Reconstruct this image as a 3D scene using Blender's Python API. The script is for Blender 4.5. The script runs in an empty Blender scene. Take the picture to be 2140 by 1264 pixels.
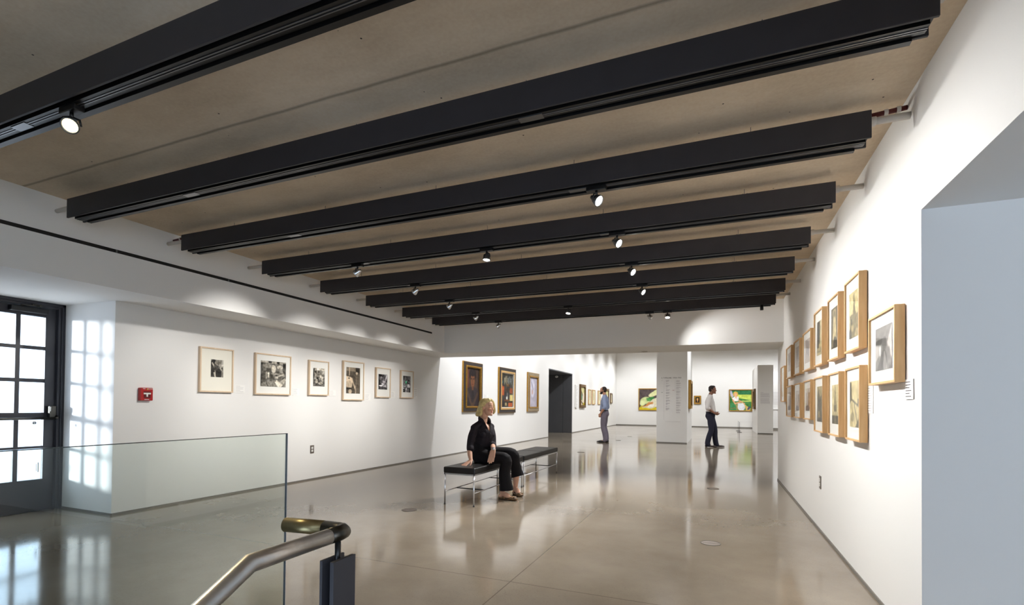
import bpy, bmesh, math, random
import numpy as np
from mathutils import Vector, Matrix, Quaternion
random.seed(7)
R = math.radians
PI = math.pi
SC = bpy.context.scene
COL = SC.collection

# ---------------------------------------------------------------- materials
def lin(c):
    return tuple(((x / 12.92) if x <= .04045 else ((x + .055) / 1.055) ** 2.4) for x in c)

def mat(name, rgb, rough=.5, metal=0., spec=.5, noise=0., nscale=20., bump=0., bscale=60., coat=0., emit=None, estr=0.):
    """rgb given as sRGB 0..1"""
    m = bpy.data.materials.new(name); m.use_nodes = True
    nt = m.node_tree; b = nt.nodes['Principled BSDF']
    c = lin(rgb)
    b.inputs['Base Color'].default_value = (*c, 1)
    b.inputs['Roughness'].default_value = rough
    b.inputs['Metallic'].default_value = metal
    b.inputs['Specular IOR Level'].default_value = spec
    b.inputs['Coat Weight'].default_value = coat
    if emit:
        b.inputs['Emission Color'].default_value = (*emit, 1)
        b.inputs['Emission Strength'].default_value = estr
    if noise or bump:
        tc = nt.nodes.new('ShaderNodeTexCoord')
    if noise:
        n = nt.nodes.new('ShaderNodeTexNoise'); n.inputs['Scale'].default_value = nscale; n.inputs['Detail'].default_value = 6
        nt.links.new(tc.outputs['Object'], n.inputs['Vector'])
        rmp = nt.nodes.new('ShaderNodeValToRGB')
        rmp.color_ramp.elements[0].position = .3; rmp.color_ramp.elements[1].position = .7
        rmp.color_ramp.elements[0].color = (*[x * (1 - noise) for x in c], 1)
        rmp.color_ramp.elements[1].color = (*[min(1, x * (1 + noise)) for x in c], 1)
        nt.links.new(n.outputs['Fac'], rmp.inputs['Fac']); nt.links.new(rmp.outputs['Color'], b.inputs['Base Color'])
    if bump:
        n2 = nt.nodes.new('ShaderNodeTexNoise'); n2.inputs['Scale'].default_value = bscale; n2.inputs['Detail'].default_value = 4
        nt.links.new(tc.outputs['Object'], n2.inputs['Vector'])
        bp = nt.nodes.new('ShaderNodeBump'); bp.inputs['Strength'].default_value = bump; bp.inputs['Distance'].default_value = .01
        nt.links.new(n2.outputs['Fac'], bp.inputs['Height']); nt.links.new(bp.outputs['Normal'], b.inputs['Normal'])
    return m

def attr_mat(name, rough=.6, spec=.3, coat=0.):
    m = bpy.data.materials.new(name); m.use_nodes = True
    nt = m.node_tree; b = nt.nodes['Principled BSDF']
    a = nt.nodes.new('ShaderNodeAttribute'); a.attribute_name = 'paint'
    nt.links.new(a.outputs['Color'], b.inputs['Base Color'])
    b.inputs['Roughness'].default_value = rough; b.inputs['Specular IOR Level'].default_value = spec
    b.inputs['Coat Weight'].default_value = coat
    return m

def glass_mat(name, tint, rough=.0, ior=1.45, refl=1.0):
    m = bpy.data.materials.new(name); m.use_nodes = True
    nt = m.node_tree; nt.nodes.remove(nt.nodes['Principled BSDF'])
    out = nt.nodes['Material Output']
    t = nt.nodes.new('ShaderNodeBsdfTransparent'); t.inputs['Color'].default_value = (*tint, 1)
    g = nt.nodes.new('ShaderNodeBsdfGlossy'); g.inputs['Roughness'].default_value = rough
    f = nt.nodes.new('ShaderNodeLayerWeight'); f.inputs['Blend'].default_value = .5      # Schlick reflectance from the facing angle
    pw = nt.nodes.new('ShaderNodeMath'); pw.operation = 'POWER'; pw.inputs[1].default_value = 5.; nt.links.new(f.outputs['Facing'], pw.inputs[0])
    f0 = ((ior - 1) / (ior + 1)) ** 2
    mu = nt.nodes.new('ShaderNodeMath'); mu.operation = 'MULTIPLY_ADD'; mu.inputs[1].default_value = (1 - f0) * refl; mu.inputs[2].default_value = f0 * refl
    nt.links.new(pw.outputs[0], mu.inputs[0])
    mx = nt.nodes.new('ShaderNodeMixShader')
    nt.links.new(mu.outputs[0], mx.inputs[0]); nt.links.new(t.outputs[0], mx.inputs[1]); nt.links.new(g.outputs[0], mx.inputs[2])
    nt.links.new(mx.outputs[0], out.inputs['Surface'])
    return m

def concrete_ceiling():
    m = mat('board_marked_concrete', (.56, .525, .475), .85, spec=.2)
    nt = m.node_tree; b = nt.nodes['Principled BSDF']
    tc = nt.nodes.new('ShaderNodeTexCoord')
    mp = nt.nodes.new('ShaderNodeMapping'); mp.inputs['Scale'].default_value = (.8, 1.8, 1)
    nt.links.new(tc.outputs['Object'], mp.inputs['Vector'])
    n = nt.nodes.new('ShaderNodeTexNoise'); n.inputs['Scale'].default_value = 1.6; n.inputs['Detail'].default_value = 9; n.inputs['Roughness'].default_value = .62
    nt.links.new(mp.outputs[0], n.inputs['Vector'])
    r = nt.nodes.new('ShaderNodeValToRGB')
    r.color_ramp.elements[0].position = .3; r.color_ramp.elements[0].color = (*lin((.78, .71, .615)), 1)
    r.color_ramp.elements[1].position = .72; r.color_ramp.elements[1].color = (*lin((.90, .83, .735)), 1)
    nt.links.new(n.outputs['Fac'], r.inputs['Fac'])
    # fine grain
    n2 = nt.nodes.new('ShaderNodeTexNoise'); n2.inputs['Scale'].default_value = 55; n2.inputs['Detail'].default_value = 5
    nt.links.new(tc.outputs['Object'], n2.inputs['Vector'])
    mx = nt.nodes.new('ShaderNodeMix'); mx.data_type = 'RGBA'; mx.blend_type = 'OVERLAY'; mx.inputs[0].default_value = .16
    nt.links.new(r.outputs['Color'], mx.inputs[6]); nt.links.new(n2.outputs['Fac'], mx.inputs[7])
    # little blow holes
    v = nt.nodes.new('ShaderNodeTexVoronoi'); v.inputs['Scale'].default_value = 7
    nt.links.new(tc.outputs['Object'], v.inputs['Vector'])
    lt = nt.nodes.new('ShaderNodeMath'); lt.operation = 'LESS_THAN'; lt.inputs[1].default_value = .035
    nt.links.new(v.outputs['Distance'], lt.inputs[0])
    m2 = nt.nodes.new('ShaderNodeMix'); m2.data_type = 'RGBA'
    nt.links.new(lt.outputs[0], m2.inputs[0]); nt.links.new(mx.outputs[2], m2.inputs[6]); m2.inputs[7].default_value = (*lin((.3, .27, .24)), 1)
    # plank joint stain: wobbling line every 1.83 m in y, first one at 1.995
    sx = nt.nodes.new('ShaderNodeSeparateXYZ'); nt.links.new(tc.outputs['Object'], sx.inputs[0])
    n3 = nt.nodes.new('ShaderNodeTexNoise'); n3.inputs['Scale'].default_value = 3; nt.links.new(tc.outputs['Object'], n3.inputs['Vector'])
    ad = nt.nodes.new('ShaderNodeMath'); ad.operation = 'MULTIPLY_ADD'; ad.inputs[1].default_value = .018
    nt.links.new(n3.outputs['Fac'], ad.inputs[0]); nt.links.new(sx.outputs['Y'], ad.inputs[2])
    sb = nt.nodes.new('ShaderNodeMath'); sb.operation = 'SUBTRACT'; sb.inputs[1].default_value = 2.01 - 6.4 * 5; nt.links.new(ad.outputs[0], sb.inputs[0])
    pp = nt.nodes.new('ShaderNodeMath'); pp.operation = 'PINGPONG'; pp.inputs[1].default_value = 3.2; nt.links.new(sb.outputs[0], pp.inputs[0])
    rr = nt.nodes.new('ShaderNodeMapRange'); rr.inputs['From Min'].default_value = .002; rr.inputs['From Max'].default_value = .016
    rr.inputs['To Min'].default_value = .55; rr.inputs['To Max'].default_value = 0
    nt.links.new(pp.outputs[0], rr.inputs['Value'])
    m3 = nt.nodes.new('ShaderNodeMix'); m3.data_type = 'RGBA'
    nt.links.new(rr.outputs[0], m3.inputs[0]); nt.links.new(m2.outputs[2], m3.inputs[6]); m3.inputs[7].default_value = (*lin((.36, .31, .24)), 1)
    nt.links.new(m3.outputs[2], b.inputs['Base Color'])
    bp = nt.nodes.new('ShaderNodeBump'); bp.inputs['Strength'].default_value = .15; bp.inputs['Distance'].default_value = .01
    nt.links.new(n.outputs['Fac'], bp.inputs['Height']); nt.links.new(bp.outputs['Normal'], b.inputs['Normal'])
    return m

def concrete_floor():
    m = mat('polished_concrete', (.55, .51, .46), .14, spec=.85)
    nt = m.node_tree; b = nt.nodes['Principled BSDF']; L = nt.links.new
    tc = nt.nodes.new('ShaderNodeTexCoord')
    n = nt.nodes.new('ShaderNodeTexNoise'); n.inputs['Scale'].default_value = .8; n.inputs['Detail'].default_value = 8; n.inputs['Roughness'].default_value = .6
    L(tc.outputs['Object'], n.inputs['Vector'])
    r = nt.nodes.new('ShaderNodeValToRGB')
    r.color_ramp.elements[0].position = .32; r.color_ramp.elements[0].color = (*lin((.475, .43, .37)), 1)
    r.color_ramp.elements[1].position = .7; r.color_ramp.elements[1].color = (*lin((.585, .542, .48)), 1)
    L(n.outputs['Fac'], r.inputs['Fac'])
    # exposed aggregate specks, clustered by a broad noise
    v = nt.nodes.new('ShaderNodeTexNoise'); v.inputs['Scale'].default_value = 85; v.inputs['Detail'].default_value = 3; v.inputs['Roughness'].default_value = .6
    L(tc.outputs['Object'], v.inputs['Vector'])
    n2 = nt.nodes.new('ShaderNodeTexNoise'); n2.inputs['Scale'].default_value = 1.3; n2.inputs['Detail'].default_value = 3
    L(tc.outputs['Object'], n2.inputs['Vector'])
    mr = nt.nodes.new('ShaderNodeMapRange'); mr.inputs['From Min'].default_value = .36; mr.inputs['From Max'].default_value = .70
    mr.inputs['To Min'].default_value = .03; mr.inputs['To Max'].default_value = .42
    L(n2.outputs['Fac'], mr.inputs['Value'])
    lt = nt.nodes.new('ShaderNodeMapRange'); lt.interpolation_type = 'SMOOTHSTEP'; lt.inputs['From Min'].default_value = .55; lt.inputs['From Max'].default_value = .70
    L(v.outputs['Fac'], lt.inputs['Value'])
    ml = nt.nodes.new('ShaderNodeMath'); ml.operation = 'MULTIPLY'; L(lt.outputs[0], ml.inputs[0]); L(mr.outputs[0], ml.inputs[1])
    m1 = nt.nodes.new('ShaderNodeMix'); m1.data_type = 'RGBA'
    L(ml.outputs[0], m1.inputs[0]); L(r.outputs['Color'], m1.inputs[6]); m1.inputs[7].default_value = (*lin((.34, .30, .25)), 1)
    # saw-cut control joints
    sx = nt.nodes.new('ShaderNodeSeparateXYZ'); L(tc.outputs['Object'], sx.inputs[0])
    def joint(axis, off, period):
        s = nt.nodes.new('ShaderNodeMath'); s.operation = 'SUBTRACT'; s.inputs[1].default_value = off - period * 8; L(sx.outputs[axis], s.inputs[0])
        p = nt.nodes.new('ShaderNodeMath'); p.operation = 'PINGPONG'; p.inputs[1].default_value = period / 2; L(s.outputs[0], p.inputs[0])
        q = nt.nodes.new('ShaderNodeMath'); q.operation = 'LESS_THAN'; q.inputs[1].default_value = .0035; L(p.outputs[0], q.inputs[0])
        return q
    a, c = joint('X', -1.24, 4.4), joint('Y', 3.0, 4.3)
    mxm = nt.nodes.new('ShaderNodeMath'); mxm.operation = 'MAXIMUM'; L(a.outputs[0], mxm.inputs[0]); L(c.outputs[0], mxm.inputs[1])
    m4 = nt.nodes.new('ShaderNodeMath'); m4.operation = 'MULTIPLY'; m4.inputs[1].default_value = .6; L(mxm.outputs[0], m4.inputs[0])
    m2 = nt.nodes.new('ShaderNodeMix'); m2.data_type = 'RGBA'
    L(m4.outputs[0], m2.inputs[0]); L(m1.outputs[2], m2.inputs[6]); m2.inputs[7].default_value = (*lin((.28, .25, .21)), 1)
    L(m2.outputs[2], b.inputs['Base Color'])
    n3 = nt.nodes.new('ShaderNodeTexNoise'); n3.inputs['Scale'].default_value = 1.1; n3.inputs['Detail'].default_value = 2
    L(tc.outputs['Object'], n3.inputs['Vector'])
    r2 = nt.nodes.new('ShaderNodeMapRange'); r2.inputs['From Min'].default_value = .3; r2.inputs['From Max'].default_value = .7
    r2.inputs['To Min'].default_value = .085; r2.inputs['To Max'].default_value = .125
    L(n3.outputs['Fac'], r2.inputs['Value']); L(r2.outputs[0], b.inputs['Roughness'])
    return m

def leopard():
    m = mat('leopard_print', (.62, .47, .30), .55)
    nt = m.node_tree; b = nt.nodes['Principled BSDF']
    tc = nt.nodes.new('ShaderNodeTexCoord')
    v = nt.nodes.new('ShaderNodeTexVoronoi'); v.inputs['Scale'].default_value = 55
    nz = nt.nodes.new('ShaderNodeTexNoise'); nz.inputs['Scale'].default_value = 60; nt.links.new(tc.outputs['Object'], nz.inputs['Vector'])
    mxv = nt.nodes.new('ShaderNodeMix'); mxv.data_type = 'RGBA'; mxv.inputs[0].default_value = .04; nt.links.new(tc.outputs['Object'], mxv.inputs[6]); nt.links.new(nz.outputs['Color'], mxv.inputs[7])
    nt.links.new(mxv.outputs[2], v.inputs['Vector'])
    r = nt.nodes.new('ShaderNodeValToRGB'); r.color_ramp.interpolation = 'CONSTANT'
    r.color_ramp.elements[0].position = 0; r.color_ramp.elements[0].color = (*lin((.66, .5, .32)), 1)
    e = r.color_ramp.elements.new(.22); e.color = (*lin((.10, .07, .05)), 1)
    e = r.color_ramp.elements.new(.46); e.color = (*lin((.62, .47, .30)), 1)
    r.color_ramp.elements[-1].position = .62; r.color_ramp.elements[-1].color = (*lin((.14, .10, .07)), 1)
    nt.links.new(v.outputs['Distance'], r.inputs['Fac']); nt.links.new(r.outputs['Color'], b.inputs['Base Color'])
    return m

def wood(name, a, c, scale=3.):
    m = mat(name, a, .45, spec=.4)
    nt = m.node_tree; b = nt.nodes['Principled BSDF']
    tc = nt.nodes.new('ShaderNodeTexCoord'); mp = nt.nodes.new('ShaderNodeMapping'); mp.inputs['Scale'].default_value = (14, 14, 1.4)
    nt.links.new(tc.outputs['Object'], mp.inputs['Vector'])
    n = nt.nodes.new('ShaderNodeTexNoise'); n.inputs['Scale'].default_value = scale; n.inputs['Detail'].default_value = 6
    nt.links.new(mp.outputs[0], n.inputs['Vector'])
    r = nt.nodes.new('ShaderNodeValToRGB'); r.color_ramp.elements[0].position = .3; r.color_ramp.elements[1].position = .7
    r.color_ramp.elements[0].color = (*lin(a), 1); r.color_ramp.elements[1].color = (*lin(c), 1)
    nt.links.new(n.outputs['Fac'], r.inputs['Fac']); nt.links.new(r.outputs['Color'], b.inputs['Base Color'])
    return m

M = dict(
    wall=mat('white_wall_paint', (.925, .92, .91), .75, spec=.2, bump=.02, bscale=90),
    ceil=concrete_ceiling(), floor=concrete_floor(),
    beam=mat('charcoal_beam_paint', (.205, .195, .205), .55, spec=.35, noise=.06, nscale=8),
    track=mat('black_track', (.05, .05, .055), .35, spec=.4),
    rail_alu=mat('grey_track_conductor', (.45, .45, .46), .3, metal=.8),
    black=mat('black_metal', (.045, .043, .05), .4),
    slot=mat('black_slot', (.02, .02, .022), .6),
    chrome=mat('chrome', (.86, .87, .89), .22, metal=.85),
    steel=mat('brushed_steel', (.82, .81, .80), .34, metal=1., noise=.05, nscale=60),
    darksteel=mat('dark_bronze_steel', (.30, .29, .27), .3, metal=1.),
    postmetal=mat('dark_grey_post_paint', (.235, .23, .25), .5, spec=.4),
    leather=mat('black_leather', (.07, .063, .062), .42, spec=.5, bump=.03, bscale=220),
    glass=glass_mat('balustrade_glass', (.93, .965, .945), ior=1.5),
    glassedge=mat('green_glass_edge', (.16, .19, .17), .15, spec=.6),
    glassside=mat('pale_glass_edge', (.50, .54, .60), .15, spec=.6),
    pane=glass_mat('door_glass', (.97, .98, .98), ior=1.45, refl=.6),
    picglass=glass_mat('picture_glass', (.99, .99, .985), ior=1.42, refl=.35),
    doorpaint=mat('dark_door_paint', (.16, .155, .18), .35, spec=.5),
    doordark=mat('charcoal_door_panel', (.37, .375, .39), .55, spec=.4, noise=.05, nscale=3),
    maple=wood('pale_maple_frame', (.83, .73, .61), (.88, .79, .68)),
    beech=wood('honey_beech_frame', (.83, .66, .45), (.88, .73, .53)),
    gold=mat('gilt_frame', (.72, .55, .25), .38, metal=.65, noise=.18, nscale=40, bump=.3, bscale=60),
    goldlight=mat('pale_gilt', (.84, .68, .45), .45, metal=.3, noise=.1, nscale=40),
    silvergold=mat('greyed_gilt', (.64, .57, .46), .45, metal=.35, noise=.12, nscale=30),
    umber=mat('umber_frame', (.22, .19, .18), .5, noise=.1, nscale=30),
    bronzeframe=mat('brown_gilt_frame', (.42, .31, .16), .45, metal=.3, noise=.15, nscale=30),
    matb=mat('cream_mat_board', (.955, .94, .895), .9, spec=.1),
    matw=mat('white_mat_board', (.965, .96, .945), .9, spec=.1),
    art=attr_mat('painted_canvas', .5, .35), photo=attr_mat('photographic_print', .4, .3),
    label=mat('label_card', (.95, .945, .93), .8),
    ink=mat('grey_ink', (.77, .755, .755), .8), inkdark=mat('dark_ink', (.2, .18, .19), .8),
    inkpale=mat('pale_grey_ink', (.79, .775, .78), .8), inkred=mat('red_ink', (.72, .42, .42), .8), inkgreen=mat('teal_ink', (.45, .50, .52), .8),
    red=mat('alarm_red', (.66, .07, .08), .35), white=mat('white_plastic', (.93, .93, .91), .4),
    plate=mat('steel_wall_plate', (.52, .48, .45), .4, metal=.6),
    base=mat('recessed_base_strip', (.52, .505, .48), .45, metal=.3),
    pipe=mat('painted_pipe', (.80, .78, .75), .6), redpipe=mat('red_primer_pipe', (.34, .10, .09), .6),
    bulb=mat('lit_lamp', (1, 1, 1), .3, emit=(1, .95, .86), estr=60.),
    bulbyellow=mat('lit_lamp_yellow', (1, 1, 1), .3, emit=(1, .80, .34), estr=2.4),
    lens=mat('unlit_lens', (.5, .5, .5), .15, metal=.6),
    skin=attr_mat('skin', .5, .35),
    hairblond=mat('blonde_hair', (.80, .72, .50), .5, noise=.28, nscale=38, bump=.3, bscale=70),
    hairdark=mat('dark_brown_hair', (.16, .115, .09), .6, noise=.2, nscale=60),
    blackcloth=mat('black_cloth', (.15, .13, .15), .8, spec=.25, noise=.2, nscale=16, bump=.5, bscale=14),
    blackcloth2=mat('black_trouser_cloth', (.08, .07, .082), .8, spec=.25, bump=.35, bscale=12),
    blueshirt=mat('pale_blue_shirt', (.57, .62, .74), .8, noise=.1, nscale=14, bump=.2, bscale=25),
    greytrouser=mat('mauve_grey_trousers', (.44, .41, .46), .8, noise=.08, nscale=12, bump=.15, bscale=25),
    whiteshirt=mat('white_shirt', (.90, .88, .87), .8, bump=.2, bscale=25),
    navy=mat('navy_trousers', (.12, .12, .20), .8, bump=.15, bscale=25),
    blackshoe=mat('black_shoe_leather', (.08, .07, .08), .35), brownshoe=mat('dark_brown_shoe_leather', (.17, .10, .08), .4),
    leopard=leopard(),
)

# ---------------------------------------------------------------- mesh helpers
class MB:
    def __init__(s): s.v = []; s.f = []; s.mi = []; s.sm = []
    def add(s, vs, fs, mi=0, sm=False):
        o = len(s.v); s.v += [tuple(v) for v in vs]; s.f += [tuple(i + o for i in f) for f in fs]
        s.mi += [mi] * len(fs); s.sm += [sm] * len(fs); return s
    def box(s, a, b, mi=0):
        x0, y0, z0 = a; x1, y1, z1 = b
        vs = [(x0, y0, z0), (x1, y0, z0), (x1, y1, z0), (x0, y1, z0), (x0, y0, z1), (x1, y0, z1), (x1, y1, z1), (x0, y1, z1)]
        fs = [(0, 3, 2, 1), (4, 5, 6, 7), (0, 1, 5, 4), (1, 2, 6, 5), (2, 3, 7, 6), (3, 0, 4, 7)]
        return s.add(vs, fs, mi)
    def prism(s, poly, axis, a, b, mi=0):
        """poly in the two other axes (cyclic order x:(y,z) y:(x,z) z:(x,y))"""
        def P(p, t):
            if axis == 'x': return (t, p[0], p[1])
            if axis == 'y': return (p[0], t, p[1])
            return (p[0], p[1], t)
        n = len(poly); vs = [P(p, a) for p in poly] + [P(p, b) for p in poly]
        fs = [tuple(range(n)), tuple(range(2 * n - 1, n - 1, -1))] + [(i, i + n, (i + 1) % n + n, (i + 1) % n) for i in range(n)]
        return s.add(vs, fs, mi)
    def hexa(s, bot, top, mi=0):
        n = len(bot)
        vs = list(bot) + list(top)
        fs = [tuple(range(n - 1, -1, -1)), tuple(range(n, 2 * n))] + [(i, (i + 1) % n, (i + 1) % n + n, i + n) for i in range(n)]
        return s.add(vs, fs, mi)
    def tube(s, pts, r, n=12, mi=0, caps=True):
        pts = [Vector(p) for p in pts]; k = len(pts)
        rs = r if isinstance(r, (list, tuple)) else [r] * k
        tang = []
        for i in range(k):
            a = (pts[i] - pts[i - 1]).normalized() if i else None
            b = (pts[i + 1] - pts[i]).normalized() if i < k - 1 else None
            tang.append(((a or b) + (b or a)).normalized())
        ref = Vector((0, 0, 1)) if abs(tang[0].z) < .9 else Vector((1, 0, 0))
        u = tang[0].cross(ref).normalized(); rings = []
        for i in range(k):
            t = tang[i]; u = (u - t * u.dot(t)).normalized(); w = t.cross(u)
            sc = 1.
            if 0 < i < k - 1:
                d1 = (pts[i] - pts[i - 1]).normalized(); sc = 1 / max(.35, d1.dot(t))
            bend = None
            if sc > 1.001:
                d2 = (pts[i + 1] - pts[i]).normalized(); bend = (d2 - d1).normalized()
            ring = []
            for j in range(n):
                o = (u * math.cos(2 * PI * j / n) + w * math.sin(2 * PI * j / n)) * rs[i]
                if bend is not None: o = o + bend * o.dot(bend) * (sc - 1)
                ring.append(pts[i] + o)
            rings.append(ring)
        vs = [p for rg in rings for p in rg]
        fs = [(i * n + j, i * n + (j + 1) % n, (i + 1) * n + (j + 1) % n, (i + 1) * n + j) for i in range(k - 1) for j in range(n)]
        s.add(vs, fs, mi, True)
        if caps:
            o = len(s.v) - len(vs)
            s.f += [tuple(o + j for j in range(n - 1, -1, -1)), tuple(o + (k - 1) * n + j for j in range(n))]; s.mi += [mi] * 2; s.sm += [False] * 2
        return s
    def lathe(s, prof, origin, axis, n=20, mi=0):
        """prof: list of (t along axis, radius)"""
        ax = Vector(axis).normalized(); ref = Vector((0, 0, 1)) if abs(ax.z) < .9 else Vector((1, 0, 0))
        u = ax.cross(ref).normalized(); w = ax.cross(u); O = Vector(origin)
        vs = []
        for t, r in prof:
            for j in range(n):
                vs.append(O + ax * t + (u * math.cos(2 * PI * j / n) + w * math.sin(2 * PI * j / n)) * max(r, 1e-5))
        fs = [(i * n + j, i * n + (j + 1) % n, (i + 1) * n + (j + 1) % n, (i + 1) * n + j) for i in range(len(prof) - 1) for j in range(n)]
        return s.add(vs, fs, mi, True)
    def ball(s, c, r, rot=None, n=14, mi=0):
        r = r if isinstance(r, (tuple, list)) else (r, r, r)
        vs = []; c = Vector(c)
        for i in range(n + 1):
            a = PI * i / n
            for j in range(2 * n):
                b = PI * j / n
                v = Vector((r[0] * math.sin(a) * math.cos(b), r[1] * math.sin(a) * math.sin(b), r[2] * math.cos(a)))
                if i in (0, n): v += Vector((1e-6 * math.cos(b), 1e-6 * math.sin(b), 0))
                if rot is not None: v = rot @ v
                vs.append(c + v)
        m = 2 * n
        fs = [(i * m + j, (i + 1) * m + j, (i + 1) * m + (j + 1) % m, i * m + (j + 1) % m) for i in range(n) for j in range(m)]
        return s.add(vs, fs, mi, True)
    def build(s, name, mats, parent=None, loc=None, rot=None, bevel=0., seg=2):
        me = bpy.data.meshes.new(name)
        me.from_pydata(s.v, [], s.f); me.update()
        mats = mats if isinstance(mats, (list, tuple)) else [mats]
        for m in mats: me.materials.append(M[m] if isinstance(m, str) else m)
        me.polygons.foreach_set('material_index', s.mi); me.polygons.foreach_set('use_smooth', s.sm)
        b = bmesh.new(); b.from_mesh(me); bmesh.ops.recalc_face_normals(b, faces=b.faces)
        b.to_mesh(me); b.free()
        o = bpy.data.objects.new(name, me); COL.objects.link(o)
        if parent: o.parent = parent
        if loc: o.location = loc
        if rot is not None: o.rotation_euler = (0, 0, rot)
        if bevel:
            md = o.modifiers.new('bevel', 'BEVEL'); md.width = bevel; md.segments = seg; md.limit_method = 'ANGLE'; md.angle_limit = R(40)
        return o

def tag(o, label=None, cat=None, group=None, kind=None):
    if label: o['label'] = label
    if cat: o['category'] = cat
    if group: o['group'] = group
    if kind: o['kind'] = kind
    return o

def thing(name, label, cat, loc=(0, 0, 0), rz=0, group=None):
    o = bpy.data.objects.new(name, None); COL.objects.link(o); o.empty_display_size = .1
    o.location = loc; o.rotation_euler = (0, 0, rz)
    return tag(o, label, cat, group)

def struct(name, mb, m, label=None, cat=None, bevel=0.):
    o = mb.build(name, m, bevel=bevel)
    return tag(o, label, cat, kind='structure')

# ---------------------------------------------------------------- camera
cam = bpy.data.cameras.new('camera'); co = bpy.data.objects.new('camera', cam); COL.objects.link(co); SC.camera = co
yaw, pitch, roll = .392066, .0142493, .00988148
F_ = Vector((-math.sin(yaw) * math.cos(pitch), math.cos(yaw) * math.cos(pitch), math.sin(pitch)))
R_ = Vector((math.cos(yaw), math.sin(yaw), 0)); U_ = R_.cross(F_)
R_, U_ = R_ * math.cos(roll) + U_ * math.sin(roll), -R_ * math.sin(roll) + U_ * math.cos(roll)
co.matrix_world = Matrix(((R_.x, U_.x, -F_.x, 0), (R_.y, U_.y, -F_.y, 0), (R_.z, U_.z, -F_.z, 1.15), (0, 0, 0, 1)))
cam.sensor_fit = 'HORIZONTAL'; cam.sensor_width = 36; cam.lens = 1037.207 / 2140 * 36
cam.shift_y = (831.057 - 632) / 2140; cam.clip_start = .05; cam.clip_end = 200

# ---------------------------------------------------------------- setting
XL, XR = -5.617, .8955
XF = -4.785                       # fascia over the left wall
ZC = 2.742                        # concrete ceiling
YE = -3.0                         # unseen rear wall, added against hall daylight; the side passage opens to daylight there
YB = 8.19                         # front of the bulkhead at the far end
m = MB()
m.box((-12, YE, -.3), (-1.94, 31, 0)); m.box((-1.94, .80, -.3), (-.80, 31, 0)); m.box((-.80, YE, -.3), (9, 31, 0))
struct('floor', m, 'floor', 'polished brown grey concrete floor with thin saw cut joints', 'floor')
m = MB()
for i in range(8): m.box((-1.94, .80 - .28 * (i + 1), -.17 * (i + 1) - .2), (-.80, .80 - .28 * i, -.17 * (i + 1)))
struct('floor_stair', m, 'floor', 'concrete stair going down beside the glass balustrade', 'stairs')
struct('ceiling', MB().box((XF - .02, YE, ZC), (1.2, YB + .02, 3.0)), 'ceil', 'stained grey brown concrete ceiling above the dark beams', 'ceiling')
# left wall with photographs, going on into the far gallery with a deep dark doorway
m = MB(); m.box((-6.54, 3.086, 0), (XL, 17.03, 4.6)); m.box((-7.2, 20.2, 0), (XL, 30.4, 4.6)); m.box((-7.2, 17.03, 2.48), (XL, 20.2, 4.6)); m.box((-7.3, 16.9, 0), (-6.54, 17.03, 4.6))
struct('wall_left', m, 'wall', 'long white wall hung with six framed photographs', 'wall')
m = MB(); m.box((-6.54, YE, 0), (XL, 2.03, 2.3))
struct('wall_left_near', m, 'wall', 'white wall on the near side of the glazed door niche', 'wall')
m = MB(); m.box((-6.84, YE, 0), (-6.541, 2.08, 4.)); m.box((-6.84, 2.08, 2.176), (-6.541, 3.1, 4.)); m.box((-6.84, 3.1, 0), (-6.541, 4., 4.))
struct('wall_left_outer', m, 'wall', 'outer wall around the dark glazed door', 'wall')
m = MB(); m.prism([(XF, 2.117), (XF, 3.0), (-6.9, 3.0), (-6.54, 2.172), (XL, 2.162)], 'y', YE, YB)
struct('wall_fascia_left', m, 'wall', 'white fascia and soffit running above the left wall', 'wall')
bot = [(XF, YB, 2.117), (XR, YB, 2.110), (XR, 8.935, 2.077), (XL, 9.442, 2.172), (XL - .3, 9.442, 2.172), (XL - .3, YB, 2.163), (XL, YB, 2.162)]
top = [(x, y, 4.6) for x, y, z in bot]
m = MB(); m.hexa(bot, top)
struct('wall_bulkhead', m, 'wall', 'white bulkhead crossing the room over the far opening', 'wall')
m = MB(); m.box((XR, 2.917, 0), (1.2, 8.93, 4.6)); m.box((XR, YE, 2.10), (1.2, 2.917, 3.0))
struct('wall_right', m, 'wall', 'tall white wall hung with two rows of framed prints', 'wall')
struct('wall_right_return', MB().box((1.2, 2.917, 0), (5., 3.2, 3.)), 'wall', 'pale wall face turning right into the side passage', 'wall')
struct('wall_rear_light_block', MB().box((-6.9, YE - .2, 0), (XR, YE, 3.)), 'wall', 'unseen white wall added behind the viewer to keep daylight out', 'wall')  # unseen, added so the near hall gets only bounced light
struct('wall_passage_light_block', MB().box((5., YE, 0), (5.2, 3.2, 3.)), 'wall', 'unseen white wall added to block side daylight in the right passage', 'wall')  # unseen, added to stop side daylight overlighting the passage face
struct('ceiling_passage', MB().box((1.2, YE, 2.10), (5., 2.917, 2.4)), 'wall', 'white soffit over the passage on the right', 'ceiling')
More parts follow.
